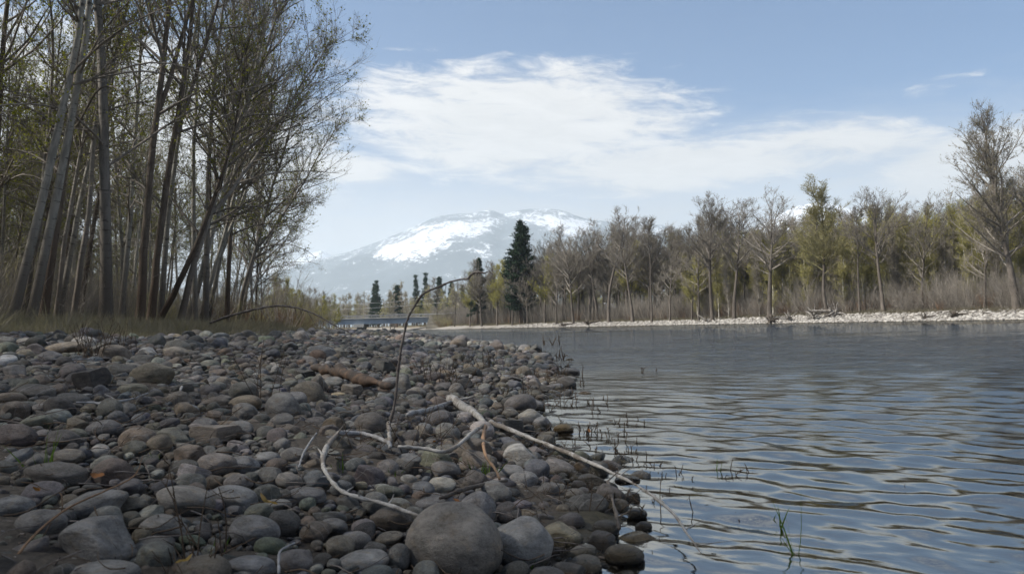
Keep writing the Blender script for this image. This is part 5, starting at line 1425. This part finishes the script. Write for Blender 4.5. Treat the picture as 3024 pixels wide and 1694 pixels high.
weed('dry_weed', PG(1560, 1470), .12, 18, M_DEADSTEM, 'fine dead weed strands on the mud of the inlet', 'dry plant', seed=12, spread=.14, lean=1.1, rad=.0014)
WS = 'dead stems standing in the shallows'
rs_ = np.random.default_rng(31)
sp = [(int(1560 + 380 * a_ + 60 * b_), int(1120 + 400 * a_ - 130 * b_)) for a_, b_ in rs_.random((44, 2))] + [(1618, 1055), (1650, 1063), (1910, 1097), (1735, 1190), (1740, 1278), (1732, 1300), (1912, 1240), (1835, 1250), (1870, 1265), (2103, 1308), (2068, 1400), (2140, 1405), (2150, 1410), (2190, 1395), (2236, 1450), (2196, 1530),
      (1960, 1395), (1990, 1398), (2035, 1416), (1840, 1350), (1830, 1300), (1890, 1345), (1800, 1230), (1770, 1330), (1720, 1380), (1850, 1330), (1700, 1250), (1760, 1420), (1930, 1470), (2670, 1437), (1950, 1640), (2025, 1610), (1650, 1330), (1700, 1310),
      (1690, 1420), (1780, 1290), (1890, 1100), (1600, 1290), (1870, 1400)]
for i, (X, Y) in enumerate(sp):
    b_ = PG(X, Y, .0); nn = [1, 3, 2, 5, 1, 2][i % 6]
    hh_ = (26 + 26 * ((i * 37) % 10) / 10) * b_.y / F
    weed('water_weed', (b_.x, b_.y, -.02), hh_ + .02, nn, M_DEADSTEM, ('single dead stem' if nn == 1 else 'small spray of dead stems') + ' poking out of the shallow water', 'weed',
         WS + (': single' if nn == 1 else ': sprays'), spread=.03 * b_.y / 4, rad=.0008 * b_.y, seed=40 + i, branchy=2)
MUD = 'fine dead stalks rooted among the cobbles of the water edge'
for i in range(26):
    X, Y = 1380 + 300 * rs_.random(), 1090 + 380 * rs_.random()
    b_ = PG(X, Y, .0)
    weed('dry_weed', (b_.x, b_.y, b_.z), (30 + 40 * rs_.random()) * b_.y / F, 5, M_DEADSTEM, 'thin spray of dead stalks among the cobbles of the water edge', 'dry plant', MUD, spread=.03, rad=.0005 * b_.y, seed=200 + i, branchy=2, lean=.45)
def blades(X, Y, h, n0, label, m=M_GREEN, seed=0, spread=.03, lean=.25, water=False):
    me_ = tuft_mesh('grass_tuft', 900 + seed, n0, h, spread, .0028, m, lean)
    b_ = PG(X, Y, .0, water=water); o_ = obj('grass_tuft', me_); o_.location = (b_.x, b_.y, b_.z - .01); tag(o_, label, 'grass'); return o_
blades(1530, 1690, .075, 12, 'fresh green grass in the crack between ball boulder and pale boulder', seed=1)
blades(135, 1385, .14, 7, 'tall green grass blades near the dark jagged slab', seed=2, lean=.12)
blades(385, 1312, .07, 9, 'short green sprigs before the dark slate cobble', seed=3)
blades(460, 1360, .05, 7, 'tiny green sprout by the mauve-grey cobble', seed=4)
blades(1005, 1400, .10, 7, 'thin green blades inside the bend of the whitest branch', seed=5, lean=.1)
blades(1155, 1410, .08, 7, 'thin green blades on the river side of the whitest branch', seed=6)
blades(1425, 1405, .09, 22, 'mossy green tuft beneath the dangling bark strip', seed=7, spread=.07)
blades(1670, 1290, .035, 12, 'low green weed at the inlet mouth under the bleached branch', seed=8, spread=.05)
blades(2352, 1640, .20, 4, 'tall green reed blades rising from the river', seed=9, lean=.05, water=True, spread=.012)
blades(2290, 1545, .08, 4, 'short green reed shoots left of the tall reed', seed=10, water=True, spread=.05)
blades(2112, 1390, .10, 3, 'pair of thin green reeds among dead stems in the river', seed=11, lean=.03, water=True, spread=.03)
blades(620, 1640, .045, 10, 'small green plant among the dry upright stems', seed=12)
blades(400, 1345, .07, 34, 'tangle of straw-coloured dead grass on the cobbles', m=M_DRY, seed=13, spread=.08, lean=.9)
# dry leaves
def leaf(X, Y, s, m, label, seed):
    r = np.random.default_rng(seed); b_ = PG(X, Y, .07)
    t = np.linspace(-1, 1, 7); wdt = np.sqrt(np.maximum(1 - t ** 2, 0)) * .45
    cur = .35 * t ** 2 + .1 * np.sin(t * 5)
    V = np.concatenate([np.stack([t, -wdt, cur + .25 * wdt], -1), np.stack([t, t * 0, cur - .04], -1), np.stack([t, wdt, cur + .3 * wdt], -1)]) * s
    idx = np.arange(21).reshape(3, 7)
    Q = np.stack([idx[:-1, :-1], idx[:-1, 1:], idx[1:, 1:], idx[1:, :-1]], -1).reshape(-1, 4)
    o_ = obj('dry_leaf', mesh_np('dry_leaf', V, [Q], [m])); o_.location = b_; o_.rotation_euler = (r.uniform(-.6, .6), r.uniform(-.6, .6), r.uniform(0, 6.28))
    tag(o_, label, 'leaf')
M_DLEAF = leaf_material('fallen_leaf', (.30, .19, .09), (.40, .28, .15), .3)
M_RLEAF = leaf_material('rusty_leaf', (.16, .075, .035), (.24, .12, .06), .3)
leaf(790, 1482, .035, M_DLEAF, 'curled tan leaf on the creased blue-grey cobble', 1)
leaf(1282, 1303, .014, M_RLEAF, 'tiny red leaf left of the brown rounded boulder', 2)
leaf(105, 1445, .02, M_RLEAF, 'rusty leaf in the gap above the dull grey boulder', 3)
leaf(290, 1405, .022, M_RLEAF, 'brown leaf in the gap beside the dark jagged slab', 4)
leaf(545, 1655, .02, M_DLEAF, 'tan leaf by the foot of the dry stems', 5)
leaf(1350, 1480, .02, M_RLEAF, 'wet brown leaf on the edge of the inlet mud', 6)
leaf(1740, 1272, .018, M_RLEAF, 'brown leaf caught on a stem in the water', 7)
# fine litter of twigs between stones (uncountable)
def lit():
    y = 1.2 + 9 * q.random() ** 1.3; x = float(shore(y)) - q.uniform(-.05, 7.5)
    if x / y < -.72: return None
    return (x, y, h1(x, y) + q.uniform(.02, .06))
LT = []
for i in range(4):
    r = np.random.default_rng(i + 70)
    P, RR = grow(np.zeros((1, 3)), r.normal(0, 1, (1, 3)) * np.array([1, 1, .15]), np.array([.16]), np.array([.0022]), np.array([.001]), 6, .22, 0, r)
    a, b = tubes(P, RR, 4); LT.append(mesh_np(f'litter_{i}', a, [b], [M_STEMWOOD if i % 2 else M_DEADSTEM]))
P_ = put(None, 3000, lit); m_ = len(P_)
scatter('twig_litter', P_, np.stack([q.normal(0, .2, m_), q.normal(0, .2, m_), q.uniform(0, 6.28, m_)], -1), q.uniform(.3, 1.2, (m_, 1)) * np.ones((1, 3)), q.integers(0, 4, m_), LT, label='fine twigs and stalks littered among the cobbles')

# ------------------------------------------------------------------ driftwood heaps on the far bar
def rootwad(X, d, s, label, m, seed, log=None):
    r = np.random.default_rng(seed)
    x = (X - 1512) / F * d; z = h1(x, d)
    root = empty('uprooted_stump', (x, d, z), 0); tag(root, label, 'stump')
    n0 = 26
    dirs = unit(r.normal(0, 1, (n0, 3)) * np.array([1, .6, 1]) + np.array([0, 0, .45]))
    P, RR = grow(np.zeros((n0, 3)) + np.array([0, 0, .25 * s]), dirs, r.uniform(.4, 1.25, n0) * s, np.full(n0, .085 * s), np.full(n0, .015 * s), 6, .22, -.03, r)
    a, b = tubes(P, RR, 5); obj('roots', mesh_np('roots', a, [b], [m]), root)
    P, RR = grow(np.array([[0, 0, .35 * s]]), np.array([[log[0] if log else .9, .25, log[1] if log else .12]]), np.array([s * 1.7]), np.array([.13 * s]), np.array([.07 * s]), 8, .04, 0, r)
    a, b = tubes(P, RR, 8); obj('bole', mesh_np('bole', a, [b], [m]), root)
M_DW = wood_material('silvered_drift_wood', (.34, .32, .29), (.22, .20, .18), (.12, .10, .08))
M_DWD = wood_material('dark_drift_wood', (.10, .08, .06), (.06, .05, .04), (.14, .12, .10))
rootwad(1660, 166, 1.3, 'dark uprooted stump at the start of the pale bar', M_DWD, 1)
rootwad(1735, 160, 1.6, 'dark uprooted stump under the bare trees on the bar', M_DWD, 2)
rootwad(2085, 128, 1.0, 'silver driftwood snag lying in the rusty brush', M_DW, 3, (-.8, .5))
rootwad(2272, 110, 1.5, 'brown root mass hanging over the far waterline', M_DWD, 4)
rootwad(2330, 110, 1.3, 'grey root tangle beside the brown root mass', M_DW, 5, (-1, .1))
rootwad(2400, 108, 1.6, 'long silver driftwood trunk with upright prong', M_DW, 6, (.9, .25))
rootwad(2465, 107, 2.0, 'tallest heap of tangled grey roots on the shingle', M_DW, 7, (-1, .05))
rootwad(2725, 88, .8, 'small dark root knob on the shingle before the saplings', M_DWD, 8)
rootwad(2815, 86, 1.0, 'dark branched root near the foot of the tallest poplar', M_DWD, 9)
rootwad(2900, 84, .55, 'tiny dark stump farthest along the shingle', M_DWD, 10)
rootwad(1420, 184, .9, 'low stump at the water under the small pine', M_DWD, 11)

# ------------------------------------------------------------------ bridge
MB_ST = plain('painted_steel', (.30, .35, .39), .55, .0, .15, .3)
MB_CO = plain('bridge_concrete', (.40, .39, .36), .85, 0, .2, .4)
MB_RL = plain('rail_metal', (.25, .25, .25), .5, .3, .2, 1)
D = 240.0
def bx(x0, y0, z0, x1, y1, z1, name, m, parent):
    V, Fc = box(x0, y0, z0, x1, y1, z1); return obj(name, mesh_np(name, V, [Fc], [m], smooth=False), parent)
br = empty('road_bridge', (-44, D, 0)); tag(br, 'low steel girder road bridge on a concrete pier across the river', 'bridge')
xl, xr = -30.0, 19.5      # local extents from x=-74 to -24.5
zt = at(1100, 938, D).z
bx(xl, -4.4, zt - .28, xr, 4.4, zt, 'deck', MB_CO, br)
for yy_ in (-3.9, 3.6):
    bx(xl, yy_, zt - 1.75, xr, yy_ + .3, zt - .283, 'girder', MB_ST, br)
    bx(xl, yy_ - .12, zt - 1.83, xr, yy_ + .42, zt - 1.753, 'girder_flange', MB_ST, br)
for yy_ in (-4.35, 4.2):
    rail = bx(xl, yy_, zt + .72, xr, yy_ + .12, zt + .84, 'rail', MB_RL, br)
    bx(xl, yy_ + .02, zt + .36, xr, yy_ + .1, zt + .44, 'rail', MB_RL, br)
    V, Fc = box(-.06, 0, zt + .002, .06, .14, zt + .715); pm = mesh_np('rail_post', V, [Fc], [MB_RL], smooth=False)
    for i in range(17):
        o_ = obj('rail_post', pm, br); o_.location = (xl + 1.2 + i * 2.95, yy_ - .01, 0)
px_ = (1066 - 1512) / F * D + 44
bx(px_ - 1.5, -4.9, zt - 2.75, px_ + 1.5, 4.9, zt - 1.835, 'pier_cap', MB_CO, br)
bx(px_ - .85, -3.4, -1.0, px_ + .85, 3.4, zt - 2.753, 'pier', MB_CO, br)
bx(xr - 1.0, -4.6, -.5, xr + 1.8, 4.6, zt - 1.84, 'abutment', MB_CO, br)
bx(xl - 1.8, -4.6, -.5, xl + .5, 4.6, zt - 1.84, 'abutment', MB_CO, br)
# road embankment going on to the right with its guard rail
x0r = -44 + xr + .01
EV, EF = [], []
n0 = 14
for i in range(n0 + 1):
    x = x0r + i * 6.5; ztp = zt - .02 + i * .06; zb = .2
    EV += [(x, D - 17 + 1.5 * math.sin(i * 1.7), zb), (x, D - 5.6, ztp), (x, D + 4.6, ztp), (x, D + 10, zb)]
for i in range(n0):
    for j in range(3): EF.append((4 * i + j, 4 * i + 4 + j, 4 * i + 5 + j, 4 * i + 1 + j))
M_EMB = plain('embankment_grass', (.085, .075, .055), .95, 0, .5, .4)
tag(obj('road_embankment', mesh_np('road_embankment', np.array(EV, float), [np.array(EF)], [M_EMB])), kind='structure')
gr = empty('guard_rail', (x0r, D - 4.5, zt)); tag(gr, 'pale guard rail along the road beyond the bridge end', 'guard rail')
V = np.array([(i * 6.5, y_, .45 + i * .06 + z_) for i in range(n0 + 1) for (y_, z_) in ((0, 0), (0, .32), (.08, .32), (.08, 0))], float)
Fc = [(4 * i + j, 4 * i + (j + 1) % 4, 4 * i + 4 + (j + 1) % 4, 4 * i + 4 + j) for i in range(n0) for j in range(4)]
obj('rail', mesh_np('guard_beam', V, [np.array(Fc)], [plain('galvanised', (.42, .43, .43), .45, .4, .1, 1)]), gr)
V, Fc = box(-.06, .09, -.3, .06, .2, .75); pm = mesh_np('guard_post', V, [Fc], [MB_RL], smooth=False)
for i in range(30):
    o_ = obj('post', pm, gr); o_.location = (1.5 + i * 3.0, 0, (1.5 + i * 3.0) / 6.5 * .06)
# wires and their poles
def wire(x0, y0p, x1, y1p, d0, d1, label, rad):
    a, b = at(x0, y0p, d0), at(x1, y1p, d1)
    t = np.linspace(0, 1, 25)
    P = np.array([tuple(a * (1 - s_) + b * s_) for s_ in t]); P[:, 2] -= 1.1 * 4 * t * (1 - t)
    V, Fc = tubes(P[None], np.full((1, 25), rad), 5)
    tag(obj('power_line', mesh_np('power_line', V, [Fc], [M_WIRE])), label, 'wire')
M_WIRE = plain('aluminium_wire', (.50, .50, .50), .5, .2, .05, 1)
wire(880, 903, 1500, 850, 225, 225, 'upper wire sagging across the river above the bridge', .035)
wire(880, 915, 1500, 868, 225, 225, 'middle wire sagging across the river above the bridge', .035)
wire(1078, 918, 1420, 915, 228, 228, 'lowest wire just above the bridge rail', .03)
# street lamp on the bridge
lp = empty('street_lamp', ((1085 - 1512) / F * 244, 244.2, zt + .01)); tag(lp, 'thin lamp post standing on the bridge', 'street lamp')
V, Fc = tubes(np.array([[(0, 0, 0), (0, 0, 1.5), (0, 0, 3.0)]], float), np.array([[.06, .05, .045]]), 8); obj('pole', mesh_np('lamp_pole', V, [Fc], [MB_RL]), lp)
V, Fc = box(-.35, -.12, 3.01, .12, .12, 3.16); obj('lamp_head', mesh_np('lamp_head', V, [Fc], [plain('lamp_shell', (.6, .6, .6), .4)], smooth=False), lp)

# far buildings glimpsed between the trees
def house(X, d, w_, dp, hw, hr, wc, rc, label):
    x = (X - 1512) / F * d; z = h1(x, d)
    root = empty('farm_building', (x, d, z), 0); tag(root, label, 'building')
    bx(-w_ / 2, -dp / 2, -.3, w_ / 2, dp / 2, hw, 'wall', wc, root)
    V = np.array([(-w_ / 2 - .4, -dp / 2 - .4, hw + .003), (w_ / 2 + .4, -dp / 2 - .4, hw + .003), (w_ / 2 + .4, dp / 2 + .4, hw + .003), (-w_ / 2 - .4, dp / 2 + .4, hw + .003), (-w_ / 2 - .4, 0, hw + hr), (w_ / 2 + .4, 0, hw + hr)], float)
    me_ = bpy.data.meshes.new('roof'); me_.from_pydata([tuple(v) for v in V], [], [(0, 1, 5, 4), (2, 3, 4, 5), (0, 4, 3), (1, 2, 5), (0, 3, 2, 1)]); me_.materials.append(rc)
    obj('roof', me_, root)
    for i in range(max(1, int(w_ / 4))):
        xx = -w_ / 2 + 2 + i * 4
        f_ = bx(xx - .6, -dp / 2 - .05, 1.0, xx + .6, -dp / 2 - .003, 2.1, 'window', MB_CO, root)
        bx(xx - .5, -dp / 2 - .07, 1.1, xx + .5, -dp / 2 - .053, 2.0, 'pane', M_PANE, f_)
M_PANE = plain('window_glass', (.05, .06, .07), .1, 0, .05, 1)
WH = plain('white_paint', (.62, .61, .58), .7, 0, .08, .6); TR = plain('pale_metal_roof', (.55, .55, .55), .5, .2, .08, .5); RB = plain('brown_siding', (.22, .17, .13), .8, 0, .15, .6)
house(1838, 235, 16, 8, 3.0, 1.8, WH, TR, 'long low white building glimpsed behind the forked cottonwoods')
house(2005, 215, 9, 7, 3.2, 2.4, RB, TR, 'small house with pale roof glimpsed behind the greening tree')
house(1905, 260, 12, 8, 4.2, 2.2, WH, TR, 'cream shed behind the slender Y-shaped tree')

# ------------------------------------------------------------------ air
HZ = bpy.data.materials.new('haze_air'); HZ.use_nodes = True; HZ.node_tree.nodes.clear()
n = NT(HZ.node_tree)
pv = n.n('ShaderNodeVolumePrincipled', {'Color': (.80, .90, .98), 'Density': .000135, 'Anisotropy': .25})
n.n('ShaderNodeOutputMaterial', {'Volume': pv.outputs[0]})
V, Fc = box(-17000, -300, -60, 17000, 15600, 1380)
hz = obj('haze', mesh_np('haze', V, [Fc], [HZ], smooth=False)); tag(hz, kind='stuff')
hz['label'] = 'thin pale spring haze'
print('stones', n_c, 'individual', len(ind) + len(FEAT))
